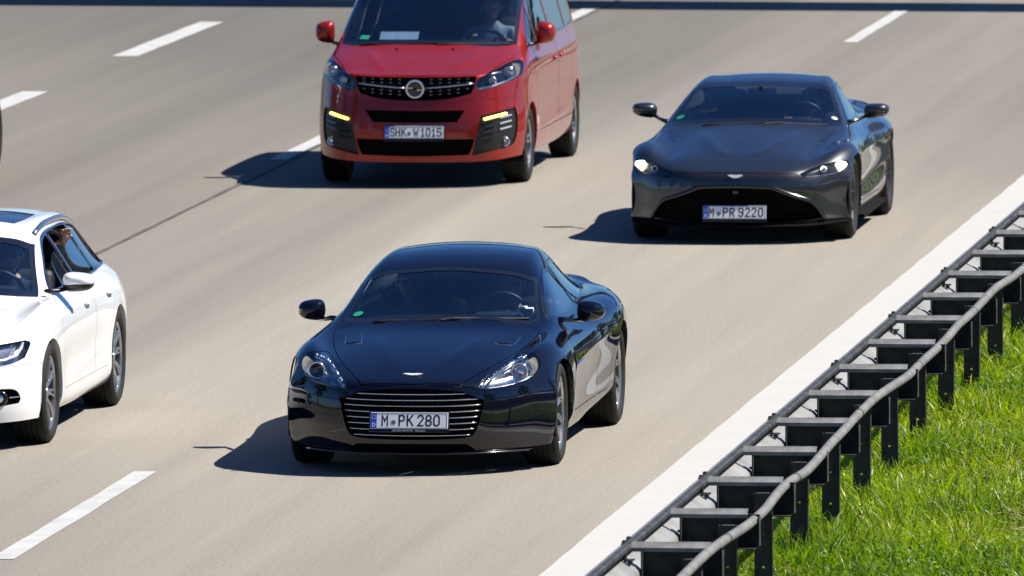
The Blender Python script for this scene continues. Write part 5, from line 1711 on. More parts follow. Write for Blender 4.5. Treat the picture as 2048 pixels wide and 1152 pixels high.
def build_red_van():
    m_p = paint('red_metallic_paint', (0.31, 0.009, 0.003), 0.5, 0.34, dust=.002)
    m_p.node_tree.nodes['Principled BSDF'].inputs['Coat IOR'].default_value = 1.42
    c = Car(VANR, 'red_van', 'red metallic passenger van with yellow running lights and ringed grille', 'van', (-14.8035, 112.0, 0), m_p)
    mf, ms = Car.m_front, Car.m_side
    ws = smooth_poly([(-.785,1.205,1),(-.60,1.195),(-.3,1.212),(0,1.215),(.3,1.212),(.60,1.195),(.785,1.205,1),(.745,1.55),(.71,1.70,1),(.4,1.775),(0,1.79),(-.4,1.775),(-.71,1.70,1),(-.745,1.55)])
    c.pane('windscreen', ws, 'front', Car.m_box(-.25, 1.4, 1.1), M_WGLASS, frame=.035)
    wins = [smooth_poly([(.30,1.165,1),(.62,1.40),(.80,1.50),(.80,1.17,1)]), smooth_poly([(.86,1.17,1),(.88,1.54),(1.18,1.70),(1.80,1.715,1),(1.84,1.17,1)]),
            smooth_poly([(1.96,1.19,1),(1.94,1.715,1),(2.9,1.725,1),(2.92,1.19,1)]), smooth_poly([(3.02,1.19,1),(3.0,1.725,1),(3.62,1.70),(3.74,1.60),(3.78,1.22,1)])]
    for sg in (1, -1):
        for k, w in enumerate(wins):
            c.pane('side_window', w, 'side', ms(sg, 1.1), M_SGLASS if k < 2 else M_PGLASS, frame=.02)
    ceiling_lining(c, 1.25, .15, 3.9)
    # lamps
    hl = smooth_poly([(.522,.888,1),(.555,.955),(.64,1.005),(.79,1.082),(.855,1.082),(.885,1.03),(.872,.962),(.76,.902),(.56,.848,1)])
    for sg in (1, -1):
        p = hl if sg > 0 else mirrored(hl)
        L = c.lamp('headlight', p, mf(.3, .7), .11, M_SATIN)
        for (x, z, r) in ((.78, 1.0, .048), (.66, .93, .036)):
            y = c.y_at(sg * x, z)
            MB().lathe([(0, r), (-.02, r - .002), (-.026, r - .012), (0, r - .016)], 22, axis='y', c=(sg * x, y + .07, z)).obj('projector_ring', M_SATCHROME, L, smooth=True)
            MB().ball((sg * x, y + .08, z), (r - .014, .02, r - .014), 12, 8).obj('projector_lens', M_MIRROR, L, smooth=True)
        w = smooth_poly([(.80,1.065),(.865,1.06),(.868,.985),(.835,.965),(.83,1.03)])
        b = MB(); y = c.y_at(sg * .83, 1.0)
        b.prism([(sg * q[0], q[1]) for q in w], 'y', y + .03, y + .05); b.obj('reflector_wing', M_REFLECTOR, L)
        b = MB()
        b.tube([(sg * x, c.y_at(sg * x, z) + .02, z) for x, z in ((.55, .862), (.66, .882), (.76, .915), (.85, .965))], .010, 6); b.obj('lamp_strip', M_REFLECTOR, L)
    gr = smooth_poly([(0,.968),(-.3,.970),(-.535,.978,1),(-.517,.89),(-.49,.825,1),(-.3,.782),(0,.764),(.3,.782),(.49,.825,1),(.517,.89),(.535,.978,1),(.3,.970)])
    G, ins, bit = c.recess('grille', gr, 'front', mf(-.2), (0, .07, 0), M_DARK, M_SATIN)
    for sg in (1, -1):
        pts = [(sg * x, c.y_at(sg * x, .88) + .004, .868 + .045 * (x / .5) ** 1.3) for x in np.linspace(.09, .51, 9)]
        MB().tube(pts, .010, 8, flat=.7).obj('grille_bar', M_SATCHROME, G, smooth=True)
        for row, z0 in enumerate((.945, .915, .836, .806)):
            zz = z0
            for x in np.linspace(.14, .46, 5):
                if row == 3 and x > .40: continue
                z = zz + (.012 * (x / .5) if row < 2 else .035 * (x / .5))
                MB().box((sg * x, c.y_at(sg * x, z) + .012, z), (.020, .010, .005), Matrix.Rotation(-sg * .1, 3, 'Y')).obj('grille_accent', M_RIM, G)
        for z0 in (.955, .925, .895, .845, .815):
            pts = [(sg * x, c.y_at(sg * x, z0) + .03, z0 + .03 * (x / .5)) for x in np.linspace(.02, .47, 7)]
            MB().tube(pts, .009, 6, flat=.6).obj('grille_slat', M_SATIN, G)
    # ringed emblem with a bolt
    b = MB()
    n = 36
    y = c.y_at(0, .868) - .012
    V, F = [], []
    for i in range(n):
        a = 2 * math.pi * i / n
        for k in range(8):
            t = 2 * math.pi * k / 8
            q = .074 + .010 * math.cos(t)
            V.append((q * math.cos(a), .008 * math.sin(t), q * math.sin(a)))
    F = [(i * 8 + k, i * 8 + (k + 1) % 8, ((i + 1) % n) * 8 + (k + 1) % 8, ((i + 1) % n) * 8 + k) for i in range(n) for k in range(8)]
    b.add(V, F)
    b.prism([(-.105, .006), (-.02, .012), (-.012, -.004), (.105, -.006), (.02, -.012), (.012, .004)], 'y', -.008, .006)
    o = b.obj('ring_emblem', M_CHROME, c.root, smooth=True, angle=40); o.location = (0, y, .868)
    MB().lathe([(.01, .0001), (.01, .066), (.02, .066)], 24, axis='y').obj('emblem_backing', M_SATIN, o)
    up = smooth_poly([(-.44,.682,1),(0,.676),(.44,.682,1),(.372,.578,1),(0,.572),(-.372,.578,1)], 4)
    U, _, _ = c.recess('upper_intake', up, 'front', mf(-.3), (0, .06, 0), M_DARK, M_SATIN)
    for z in (.60, .625, .65): MB().box((0, c.y_at(0, z) + .035, z), (.76, .012, .008)).obj('intake_slat', M_DARK, U)
    lo = smooth_poly([(-.522,.432,1),(0,.427),(.522,.432,1),(.505,.36),(.474,.290,1),(0,.276),(-.474,.290,1),(-.505,.36)], 4)
    U, _, _ = c.recess('lower_intake', lo, 'front', mf(-.3), (0, .07, 0), M_DARK, M_SATIN)
    for z in (.31, .34, .37, .40): MB().box((0, c.y_at(0, z) + .045, z), (.82, .012, .008)).obj('intake_slat', M_DARK, U)
    ci = smooth_poly([(.572,.628,1),(.70,.660),(.845,.690,1),(.862,.60),(.858,.46),(.825,.365),(.74,.335),(.50,.285,1),(.53,.43),(.56,.55)])
    for sg in (1, -1):
        p = ci if sg > 0 else mirrored(ci)
        U, _, _ = c.recess('bumper_insert', p, 'front', mf(.0), (0, .03, 0), M_BLACK, M_SATIN)
        for k in range(7):
            t = k / 6
            x = .612 + (.772 - .612) * t; z = .602 + (.640 - .602) * t
            MB().ball((sg * x, c.y_at(sg * x, z) + .012, z), (.016, .012, .011), 10, 6).obj('daytime_lamp', M_LEDLIT, U, smooth=True)
        x, z = .765, .395
        y = c.y_at(sg * x, z)
        MB().lathe([(.015, .045), (-.004, .043), (-.006, .034), (.006, .031), (.004, .0001)], 22, axis='y', c=(sg * x, y + .02, z)).obj('fog_lamp', M_REFLECTOR, U, smooth=True)
        for k in range(4):
            z = .585 - .05 * k
            x0, x1 = .635 - .02 * k, .69 - .0 * k
            MB().tube([(sg * x0, c.y_at(sg * x0, z) + .018, z), (sg * x1, c.y_at(sg * x1, z + .012) + .018, z + .012)], .006, 6).obj('insert_fin', M_SATIN, U)
            if k < 3:
                MB().tube([(sg * .73, c.y_at(sg * .73, z + .02) + .018, z + .02), (sg * .815, c.y_at(sg * .815, z + .04) + .018, z + .04)], .007, 6).obj('insert_fin', M_SATCHROME, U)
    c.arch(0, .335, .372); c.arch(3.275, .335, .372)
    st = dict(n=5, spokes=[(0.12, .16, .035, .028), (-.12, -.16, .035, .028)], face=.80, dish=.03)
    w = wheel_meshes(st, .336, .225, .222, M_RIM)
    c.wheels(w, w, .800, .808, 3.275, .336, .336, spin=(.2, .8))
    c.belly(-.6, 3.8, 3.275, .36, z=.22)
    bn = smooth_poly([(-.62,-.715,1),(0,-.795),(.62,-.715,1),(.70,-.46),(.80,-.20,1),(.835,.10),(.80,.16,1),(.5,-.01),(0,-.075),(-.5,-.01),(-.80,.16,1),(-.835,.10),(-.80,-.20,1),(-.70,-.46)], 5)
    c.panel('bonnet', bn, 'top', lambda S: (S.cent()[:, 1] < .22) & (S.N[S.T].mean(1)[:, 2] > .30) & (S.cent()[:, 2] > .9), gap=.007)
    d1 = smooth_poly([(.46,.42,1),(.42,.8),(.24,1.15,1),(.84,1.56),(1.16,1.735),(1.86,1.745,1),(1.90,1.1),(1.88,.42,1)], 5)
    d2 = smooth_poly([(1.91,.42,1),(1.93,1.1),(1.90,1.745,1),(2.92,1.755,1),(2.96,1.1),(2.90,.42,1)], 5)
    for sg in (1, -1):
        for dd, y in ((d1, 1.68), (d2, 2.1)):
            o = c.panel('door', dd, 'side', ms(sg, .3), gap=.008)
            z = 1.0
            pts = [(c.x_at(yy, z, sg) + sg * (.022 if 0 < k < 4 else 0), yy, z) for k, yy in enumerate(np.linspace(y - .11, y + .11, 5))]
            MB().tube(pts, .014, 6).obj('handle', m_p, o, smooth=True)
    bump = smooth_poly([(-1.1,.775,1),(-.90,.77,1),(-.52,.775),(-.3,.745),(0,.73),(.3,.745),(.52,.775),(.90,.77,1),(1.1,.775,1),(1.1,0,1),(-1.1,0,1)], 4)
    c.panel('front_bumper', bump, 'front', lambda S: S.cent()[:, 1] < -.25, gap=.002)
    sk = smooth_poly([(.35,.41),(2.9,.41),(2.9,.1,1),(.35,.1,1)], 2)
    c.body()
    for x in (-.25, .25):
        MB().box((x, -.16, c.z_at(x, -.16) + .004), (.03, .02, .012), bev=.004).obj('washer_jet', M_BLACK, c.root)
    c.plate((0, -.925, .492), [('S', -.190, .042), ('H', -.142, .042), ('K', -.088, .043), ('o', -.042, 0), ('W', .018, .050), ('1', .078, .036), ('0', .126, .042), ('1', .174, .036), ('5', .222, .042)])
    for sg in (1, -1):
        mirror_blob(c, 'wing_mirror', (.985, .53, 1.285), (.86, .42, 1.19), (.185, .16, .205), m_p, M_BLACK, sg, rot=.1, ex=.5)
    def onws(x, z): return (x, c.y_at(x, z) - .015, z)
    wiper(c, onws(.1, 1.215), onws(.2, 1.222), onws(.72, 1.215))
    wiper(c, onws(-.6, 1.205), onws(-.5, 1.215), onws(.1, 1.225))
    cabin(c, .25, 3.85, 1.14, .80, .72, 1.17, floor=.42)
    steering_wheel(c, .42, .80, 1.16, tilt=R(40))
    for x, y in ((.42, 1.25), (-.42, 1.25), (.42, 2.2), (-.42, 2.2), (0, 2.2)): seat(c, x, y, .62)
    # paper and card lying behind the glass, sticker, small print on the door
    y = c.y_at(-.34, 1.235)
    MB().box((0, 0, 0), (.34, .15, .004)).obj('parking_card', M_PAPER, c.root, loc=(-.27, y + .165, 1.275)).rotation_euler = (R(24), 0, R(2))
    sy = c.y_at(-.60, 1.26); nrm = Vector(c.n_at((-.60, sy, 1.26)))
    o = MB().box((0, 0, 0), (.085, .003, .06), bev=.001).obj('windscreen_sticker', M_GREEN, c.root)
    o.location = Vector((-.575, sy, 1.262)) + nrm * .002; o.rotation_euler = nrm.to_track_quat('-Y', 'Z').to_euler()
    return c

# ================================================================== the grey two-seat coupe
VAN2 = dict(
 st=[-.75, -.66, -.50, -.32, -.10, .12, .38, .62, .86, 1.12, 1.42, 1.70, 2.0, 2.35, 2.7, 3.0, 3.3, 3.52, 3.64], nx=5, nose=5, tail=3,
 cols=[
  [(-.75,0,.580),(-.66,0,.620),(-.4,0,.70),(0,0,.79),(.35,0,.86),(.56,0,.90),(.62,0,.92),(.9,0,1.035),(1.25,0,1.155),(1.5,0,1.213),(1.9,0,1.248),(2.3,0,1.225),(2.8,0,1.09),(3.2,0,.98),(3.5,0,.945),(3.64,0,.93)],
  [(-.74,.27,.580),(-.65,.27,.622),(-.4,.28,.702),(0,.29,.788),(.38,.3,.857),(.58,.31,.90),(.65,.31,.925),(.95,.30,1.043),(1.28,.28,1.155),(1.55,.27,1.21),(1.9,.27,1.24),(2.3,.26,1.21),(2.8,.25,1.075),(3.2,.27,.97),(3.5,.3,.94),(3.63,.3,.925)],
  [(-.70,.47,.582),(-.6,.475,.632),(-.4,.49,.69),(0,.51,.765),(.4,.53,.835),(.64,.54,.89),(.72,.535,.915),(1.05,.50,1.05),(1.38,.46,1.16),(1.6,.45,1.20),(1.95,.44,1.222),(2.3,.42,1.185),(2.8,.38,1.05),(3.2,.42,.955),(3.45,.48,.935),(3.6,.48,.92)],
  [(-.58,.635,.587),(-.47,.645,.655),(-.3,.655,.70),(0,.68,.75),(.4,.72,.82),(.7,.745,.865),(.82,.735,.89),(1.1,.685,1.005),(1.5,.595,1.16),(1.68,.58,1.182),(1.95,.565,1.188),(2.3,.535,1.14),(2.75,.48,1.0),(3.15,.52,.93),(3.4,.58,.92),(3.5,.6,.905)],
  [(-.46,.76,.60),(-.36,.77,.69),(-.2,.785,.755),(0,.80,.79),(.25,.805,.80),(.5,.80,.815),(.8,.795,.845),(1.2,.79,.855),(1.7,.775,.865),(2.2,.73,.885),(2.5,.69,.885),(2.9,.70,.86),(3.2,.69,.885),(3.4,.70,.895)],
  [(-.33,.87,.605),(-.24,.89,.675),(-.1,.92,.72),(.05,.935,.738),(.25,.92,.74),(.5,.895,.735),(.9,.88,.735),(1.5,.885,.75),(2.1,.915,.775),(2.5,.94,.785),(2.75,.945,.785),(3.0,.915,.785),(3.25,.85,.80),(3.4,.80,.80)],
  [(-.33,.915,.51),(-.12,.94,.56),(.05,.955,.59),(.3,.945,.60),(.7,.895,.60),(1.4,.90,.60),(2.1,.94,.63),(2.5,.968,.64),(2.75,.97,.64),(3.05,.94,.64),(3.3,.86,.65),(3.45,.80,.65)],
  [(-.33,.92,.39),(-.12,.94,.42),(.05,.96,.44),(.3,.945,.45),(.7,.86,.44),(1.4,.87,.43),(2.1,.92,.45),(2.5,.965,.47),(2.75,.968,.47),(3.05,.93,.48),(3.3,.85,.49),(3.45,.79,.49)],
  [(-.34,.92,.27),(-.12,.935,.28),(.05,.95,.29),(.35,.935,.28),(.7,.90,.25),(1.4,.91,.25),(2.1,.93,.27),(2.5,.955,.31),(2.75,.96,.32),(3.05,.91,.33),(3.28,.82,.34),(3.4,.76,.34)],
  [(-.36,.90,.155),(-.12,.905,.16),(.05,.91,.17),(.35,.89,.16),(.7,.87,.15),(1.4,.87,.15),(2.1,.88,.16),(2.5,.9,.18),(2.75,.9,.2),(3.05,.85,.22),(3.25,.75,.23),(3.35,.70,.23)]],
 front=[
  [(0,-.785,.49),(.27,-.775,.49),(.485,-.725,.49),(.67,-.60,.50),(.795,-.45,.51)],
  [(0,-.785,.37),(.28,-.775,.37),(.5,-.72,.37),(.69,-.59,.38),(.81,-.44,.385)],
  [(0,-.78,.25),(.28,-.77,.25),(.5,-.71,.25),(.695,-.585,.255),(.82,-.435,.265)],
  [(0,-.77,.14),(.28,-.76,.14),(.5,-.70,.14),(.69,-.575,.145),(.81,-.435,.15)]],
 rear=[
  [(0,3.67,.78),(.3,3.66,.78),(.48,3.63,.78),(.62,3.56,.77),(.72,3.5,.74)],
  [(0,3.68,.6),(.3,3.67,.6),(.48,3.64,.6),(.62,3.57,.58),(.72,3.5,.55)],
  [(0,3.64,.42),(.3,3.63,.42),(.48,3.6,.42),(.6,3.53,.4),(.69,3.46,.39)],
  [(0,3.56,.26),(.3,3.55,.26),(.48,3.52,.26),(.58,3.45,.25),(.65,3.4,.24)]],
)

def _coupe_disp(V):
    V = ridge(V, [(.05, -.45), (.20, -.25), (.33, .10), (.42, .50)], .012, .05, zmin=.55, sharp=1.3)
    V = ridge(V, [(.60, -.52), (.56, -.20), (.58, .20), (.66, .60)], -.012, .05, zmin=.55, sharp=1.3)
    V = ridge(V, [(.35, .62), (1.0, .66), (2.0, .70), (2.6, .74)], .008, .025, side=True)
    return V
VAN2['disp'] = _coupe_disp
def build_grey_coupe():
    m_p = paint('gunmetal_paint', (0.042, 0.045, 0.049), 0.85, 0.38, dust=.003)
    c = Car(VAN2, 'grey_coupe', 'dark grey two door sports coupe with glowing slim headlights and black mouth', 'car', (-11.2936, 105.556, 0), m_p)
    mf, ms = Car.m_front, Car.m_side
    ws = smooth_poly([(-.74,.882,1),(-.62,.885),(-.35,.91),(0,.92),(.35,.91),(.62,.885),(.74,.882,1),(.67,1.01),(.59,1.155,1),(.42,1.19),(0,1.203),(-.42,1.19),(-.59,1.155,1),(-.67,1.01)])
    c.pane('windscreen', ws, 'front', Car.m_box(.3, 1.75, .86), M_WGLASS, frame=.03)
    rw = smooth_poly([(-.40,2.45,1),(0,2.42),(.40,2.45,1),(.38,2.9),(.36,3.15,1),(0,3.18),(-.36,3.15,1),(-.38,2.9)])
    c.pane('rear_window', rw, 'top', Car.m_box(2.3, 3.4, .9), M_SGLASS)
    sw = smooth_poly([(.95,.90,1),(1.3,1.03),(1.62,1.135),(1.95,1.145),(2.3,1.06),(2.48,.955),(2.35,.925),(1.7,.90)])
    for sg in (1, -1):
        c.pane('side_window', sw, 'side', ms(sg, .86), M_SGLASS, frame=.014)
    ceiling_lining(c, .95, .8, 3.0)
    hl = smooth_poly([(.525,.578,1),(.60,.612),(.70,.642),(.80,.662),(.868,.664),(.892,.64),(.875,.605),(.80,.563,1),(.66,.553),(.54,.550,1)])
    for sg in (1, -1):
        p = hl if sg > 0 else mirrored(hl)
        L = c.lamp('headlight', p, mf(.3, .5), .07, M_SATIN, label='slim headlight lit white at its outer end')
        lit = smooth_poly([(.80,.652),(.86,.655),(.880,.638),(.868,.612),(.815,.578),(.79,.60)])
        b = MB()
        y = c.y_at(sg * .84, .62)
        b.prism([(sg * q[0], q[1]) for q in lit], 'y', y + .018, y + .03)
        o = b.obj('daytime_lamp', M_LAMPLIT, L)
        o.rotation_euler = (0, 0, 0)
        MB().lathe([(0, .03), (-.015, .028), (-.02, .02), (0, .018)], 20, axis='y', c=(sg * .70, c.y_at(sg * .7, .60) + .045, .602)).obj('projector_ring', M_SATCHROME, L, smooth=True)
    gr = smooth_poly([(-.30,.476,1),(0,.484),(.30,.476,1),(.40,.432),(.52,.388),(.605,.355),(.665,.29),(.705,.205,1),(.35,.185),(0,.18),(-.35,.185),(-.705,.205,1),(-.665,.29),(-.605,.355),(-.52,.388),(-.40,.432)])
    G, ins, bit = c.recess('grille', gr, 'front', mf(-.2), (0, .09, 0), M_DARK, M_SATIN)
    edge = [q for q in smooth_poly([(.715,.21),(.672,.295),(.61,.362),(.525,.394),(.405,.438),(.30,.482,1),(0,.490),(-.30,.482,1),(-.405,.438),(-.525,.394),(-.61,.362),(-.672,.295),(-.715,.21)], 4, closed=False)]
    MB().tube([(x, c.y_at(x, z) + .004, z - .012) for x, z in edge], .020, 8).obj('grille_surround', M_SATIN, G, smooth=True)
    for z in np.linspace(.22, .44, 7):
        P = np.stack([np.linspace(-.72, .72, 361), np.full(361, z)], 1)
        w = P[poly_sdf(P, gr) < -.01, 0].max()
        MB().tube([(x, c.y_at(x, z) + .05, z) for x in np.linspace(-w, w, 13)], .006, 6).obj('grille_bar', M_DARK, G)
    MB().box((0, c.y_at(0, .43) + .03, .43), (.05, .02, .03), bev=.006).obj('parking_camera', M_SATIN, G)
    for sg in (1, -1):
        v = smooth_poly([(.50,.60,1),(.60,.66),(.72,.63),(.64,.52),(.56,.47)])
        c.recess('side_vent', v, 'side', ms(sg), (-sg * .035, 0, 0), M_DARK, M_SATIN)
    c.arch(0, .342, .364); c.arch(2.704, .352, .382)
    st = dict(n=10, spokes=[(0.06, .06, .030, .022)], twist=.0, face=.82, dish=.04)
    c.wheels(wheel_meshes(st, .340, .255, .265, M_RIM_DARK), wheel_meshes(st, .350, .295, .265, M_RIM_DARK), .785, .805, 2.704, .34, .35, spin=(.1, .5))
    c.belly(-.5, 3.4, 2.704, .36, z=.14)
    sp = smooth_poly([(-1.1,.185,1),(-.72,.200),(0,.186),(.72,.200),(1.1,.185,1),(1.1,0,1),(-1.1,0,1)], 4)
    c.panel('front_splitter', sp, 'front', lambda S: S.cent()[:, 1] < -.10, m=M_DARK, gap=.003)
    # splitter blade
    V, F = [], []
    xs = np.linspace(-.90, .90, 41)
    for x in xs:
        y = c.y_at(min(max(x, -.87), .87), .17)
        for dy, dz in ((-.045, .158), (-.048, .150), (.10, .135), (.10, .165)):
            V.append((x, y + dy, dz + .018 * max(0, (abs(x) - .6) / .3)))
    for i in range(40):
        for k in range(4): F.append((i * 4 + k, i * 4 + (k + 1) % 4, (i + 1) * 4 + (k + 1) % 4, (i + 1) * 4 + k))
    mb = MB().add(V, F); mb.obj('splitter_blade', M_DARK, c.root, smooth=True, angle=40)
    for sg in (1, -1):
        MB().prism([(.42, .165), (2.25, .175), (2.25, .145), (.42, .135)], 'x', sg * .86, sg * .955).obj('side_skirt', M_DARK, c.root)
    d1 = smooth_poly([(.72,.26,1),(.66,.5),(.74,.80),(.90,.885,1),(1.3,1.045),(1.62,1.155),(1.95,1.165),(2.12,1.12,1),(2.16,.90),(2.12,.55),(1.98,.26,1)])
    for sg in (1, -1):
        o = c.panel('door', d1, 'side', ms(sg, .2), gap=.006)
        pts = [(c.x_at(yy, .74, sg) + sg * (.004 if 0 < k < 4 else 0), yy, .74) for k, yy in enumerate(np.linspace(1.8, 2.0, 5))]
        MB().tube(pts, .010, 6, flat=.8).obj('handle', m_p, o, smooth=True)
    bump = smooth_poly([(-1.1,.605,1),(-.89,.605,1),(-.87,.57,1),(-.52,.545,1),(-.50,.582,1),(0,.590),(.50,.582,1),(.52,.545,1),(.87,.57,1),(.89,.605,1),(1.1,.605,1),(1.1,0,1),(-1.1,0,1)], 4)
    c.panel('front_bumper', bump, 'front', lambda S: S.cent()[:, 1] < -.12, gap=.005)
    c.body()
    for sg in (1, -1):
        pl = smooth_poly([(.600,.22,1),(.650,.24),(.700,.52),(.675,.55,1)], 4)
        V = [(sg * a, b, c.z_at(sg * a, b) + .003) for a, b in pl]
        V += [(x, y, z - .012) for x, y, z in V]
        n = len(pl)
        F = [tuple(range(n)), tuple(range(2 * n - 1, n - 1, -1))] + [(i, n + i, n + (i + 1) % n, (i + 1) % n) for i in range(n)]
        if sg < 0: F = [f[::-1] for f in F]
        pydata('bonnet_vent', V, F, M_SATIN, c.root)
    wing = [(0,.015),(.012,.013),(.02,.018),(.056,.016),(.064,.009),(.048,.005),(.045,-.001),(.034,-.003),(.03,-.008),(.014,-.010),(0,-.013)]
    poly = wing + [(-a, b) for a, b in reversed(wing[1:-1])]
    b = MB(); b.prism(poly, 'y', -.006, .01)
    yb = c.y_at(0, .555)
    o = b.obj('winged_badge', M_BADGE, c.root); o.location = (0, yb - .004, .557); o.rotation_euler = (R(-25), 0, 0)
    c.plate((0, -.832, .268), [('M', -.193, .044), ('o', -.130, 0), ('P', -.076, .042), ('R', -.020, .043), ('9', .053, .043), ('2', .107, .043), ('2', .161, .043), ('0', .216, .043)])
    for sg in (1, -1):
        mirror_blob(c, 'wing_mirror', (.975, 1.21, .985), (.79, 1.02, .90), (.225, .16, .115), m_p, M_SATIN, sg, rot=.15, droop=.008, lower=M_SATIN)
    def onws(x, z): return (x, c.y_at(x, z) - .012, z)
    wiper(c, onws(.10, .905), onws(.2, .915), onws(.62, .893))
    wiper(c, onws(-.42, .892), onws(-.36, .90), onws(.16, .915))
    cabin(c, .82, 2.55, .85, .70, 1.12, .88)
    steering_wheel(c, .36, 1.26, .88)
    for x in (.36, -.36): seat(c, x, 1.85, .16)
    MB().box((0, 1.34, 1.125), (.24, .03, .065), bev=.012).box((0, 1.31, 1.155), (.03, .08, .04)).obj('rear_view_mirror', M_BLACK, c.root)
    for (x, z, r, m) in ((-.635, .94, .036, M_GREEN), (.66, .935, .028, M_PAPER)):
        sy = c.y_at(x, z); nrm = Vector(c.n_at((x, sy, z)))
        o = MB().lathe([(0, .0001), (0, r)], 20, axis='y').obj('windscreen_sticker', m, c.root)
        o.location = Vector((x, sy, z)) + nrm * .002
        o.rotation_euler = nrm.to_track_quat('-Y', 'Z').to_euler()
    return c

# ------------------------------------------------------------------ the cars
black_car = build_black_car()
grey_coupe = build_grey_coupe()
red_van = build_red_van()
white_car = build_white_estate('white_estate_car', 'white estate car with silver roof rails and half open front window', (-14.9725, 86.55, 0), paint('white_paint', (0.72, 0.73, 0.74), 0.0, 0.3, dust=.02))

# ------------------------------------------------------------------ people in the cars
M_SKIN = noise_on(mat('skin', (.50, .30, .21), .5), (.45, .26, .18), (.56, .34, .24), 18)
M_HAIR = noise_on(mat('dark_hair', (.02, .014, .01), .5), (.012, .009, .007), (.035, .025, .018), 60)
M_SHADES = mat('sunglass_lens', (.008, .01, .012), .05, coat=1)
def cloth(name, c):
    return noise_on(mat(name, c, .85, spec=.2), tuple(q * .8 for q in c), tuple(min(1, q * 1.15) for q in c), 30, bump=.2, bscale=90)
def skin_mesh(J, E, Rr, root, levels=2):
    me = bpy.data.meshes.new('t'); me.from_pydata([tuple(j) for j in J], E, [])
    o = bpy.data.objects.new('t', me); col.objects.link(o)
    o.modifiers.new('s', 'SKIN'); sv = me.skin_vertices[0].data
    for i, r_ in enumerate(Rr):
        sv[i].radius = r_ if isinstance(r_, tuple) else (r_, r_)
        sv[i].use_root = (i == root)
    md = o.modifiers.new('u', 'SUBSURF'); md.levels = md.render_levels = levels
    dg = bpy.context.evaluated_depsgraph_get()
    ev = bpy.data.meshes.new_from_object(o.evaluated_get(dg))
    bpy.data.objects.remove(o); bpy.data.meshes.remove(me)
    return ev
def person(label, loc, shirt, hands, shades=True, hair=M_HAIR, sleeves=.35, turn=0.0, elb=.07):
    """seated figure facing -y; loc = hip point on the seat; hands: wrist points of the right (-x) and left (+x) hand, local"""
    J, E, Rr = [], [], []
    def add(p, r, par=None):
        J.append(Vector(p)); Rr.append(r)
        if par is not None: E.append((par, len(J) - 1))
        return len(J) - 1
    pel = add((0, 0, .08), (.15, .12))
    ab = add((0, .06, .25), (.135, .105), pel)
    ch = add((0, .10, .44), (.16, .11), ab)
    nk0 = add((0, .11, .555), (.07, .06), ch)
    nk = add((0, .085, .62), (.052, .055), nk0)
    hands_idx = []
    for sg, wr in ((-1, hands[0]), (1, hands[1])):
        sh = add((sg * .19, .10, .51), .062, ch)
        wr = Vector(wr); s0 = Vector((sg * .19, .10, .51))
        mid = (s0 + wr) / 2 + Vector((sg * elb, .04, -.11))
        el = add(mid, .044, sh)
        fa = add(mid + (wr - mid) * .3, .043, el)
        w = add(wr, .027, fa)
        dr = (wr - mid).normalized()
        side = dr.cross(Vector((0, 0, 1))).normalized()
        nrm = side.cross(dr)
        pm = add(wr + dr * .05, (.036, .02), w)
        hands_idx.append(pm)
        for f_, (off, ln) in enumerate(((-.028, .066), (-.010, .074), (.010, .071), (.027, .058))):
            k0_ = wr + dr * .085 + side * off
            a_ = add(k0_, .0095, pm)
            b_ = add(k0_ + dr * ln * .55 - nrm * .010, .0085, a_)
            add(k0_ + dr * ln * .9 - nrm * .034, .0075, b_)
        t0 = add(wr + dr * .03 + side * (-sg) * .038, .011, w)
        add(wr + dr * .068 + side * (-sg) * .055 - nrm * .012, .009, t0)
    for sg in (-1, 1):
        hp = add((sg * .10, -.03, .06), .085, pel)
        kn = add((sg * .16, -.45, .16), .06, hp)
        an = add((sg * .15, -.72, -.18), .045, kn)
        add((sg * .15, -.90, -.22), .04, an)
    me = skin_mesh(J, E, Rr, 0)
    me.materials.clear()
    for m in (shirt, M_SKIN, M_CABIN): me.materials.append(m)
    mi = []
    wr_ = [Vector(h) for h in hands]
    for p in me.polygons:
        c = p.center
        k = 0
        if c.z > .585 and abs(c.x) < .10 and (c - Vector((0, .09, .6))).length < .16: k = 1
        d_ = min((c - w).length for w in wr_)
        if d_ < sleeves * .62 and abs(c.x) > .05: k = 1
        if c.z < .17 and c.y < .15 and abs(c.x) < .3 and k == 0 : k = 2
        mi.append(k)
    me.polygons.foreach_set('material_index', mi)
    me.polygons.foreach_set('use_smooth', [True] * len(me.polygons))
    o = link('person', me, None, None, loc)
    tag(o, label, 'person')
    # head: subdivided form with brow, nose, chin
    hd = empty_head(o, turn, shades, hair)
    return o
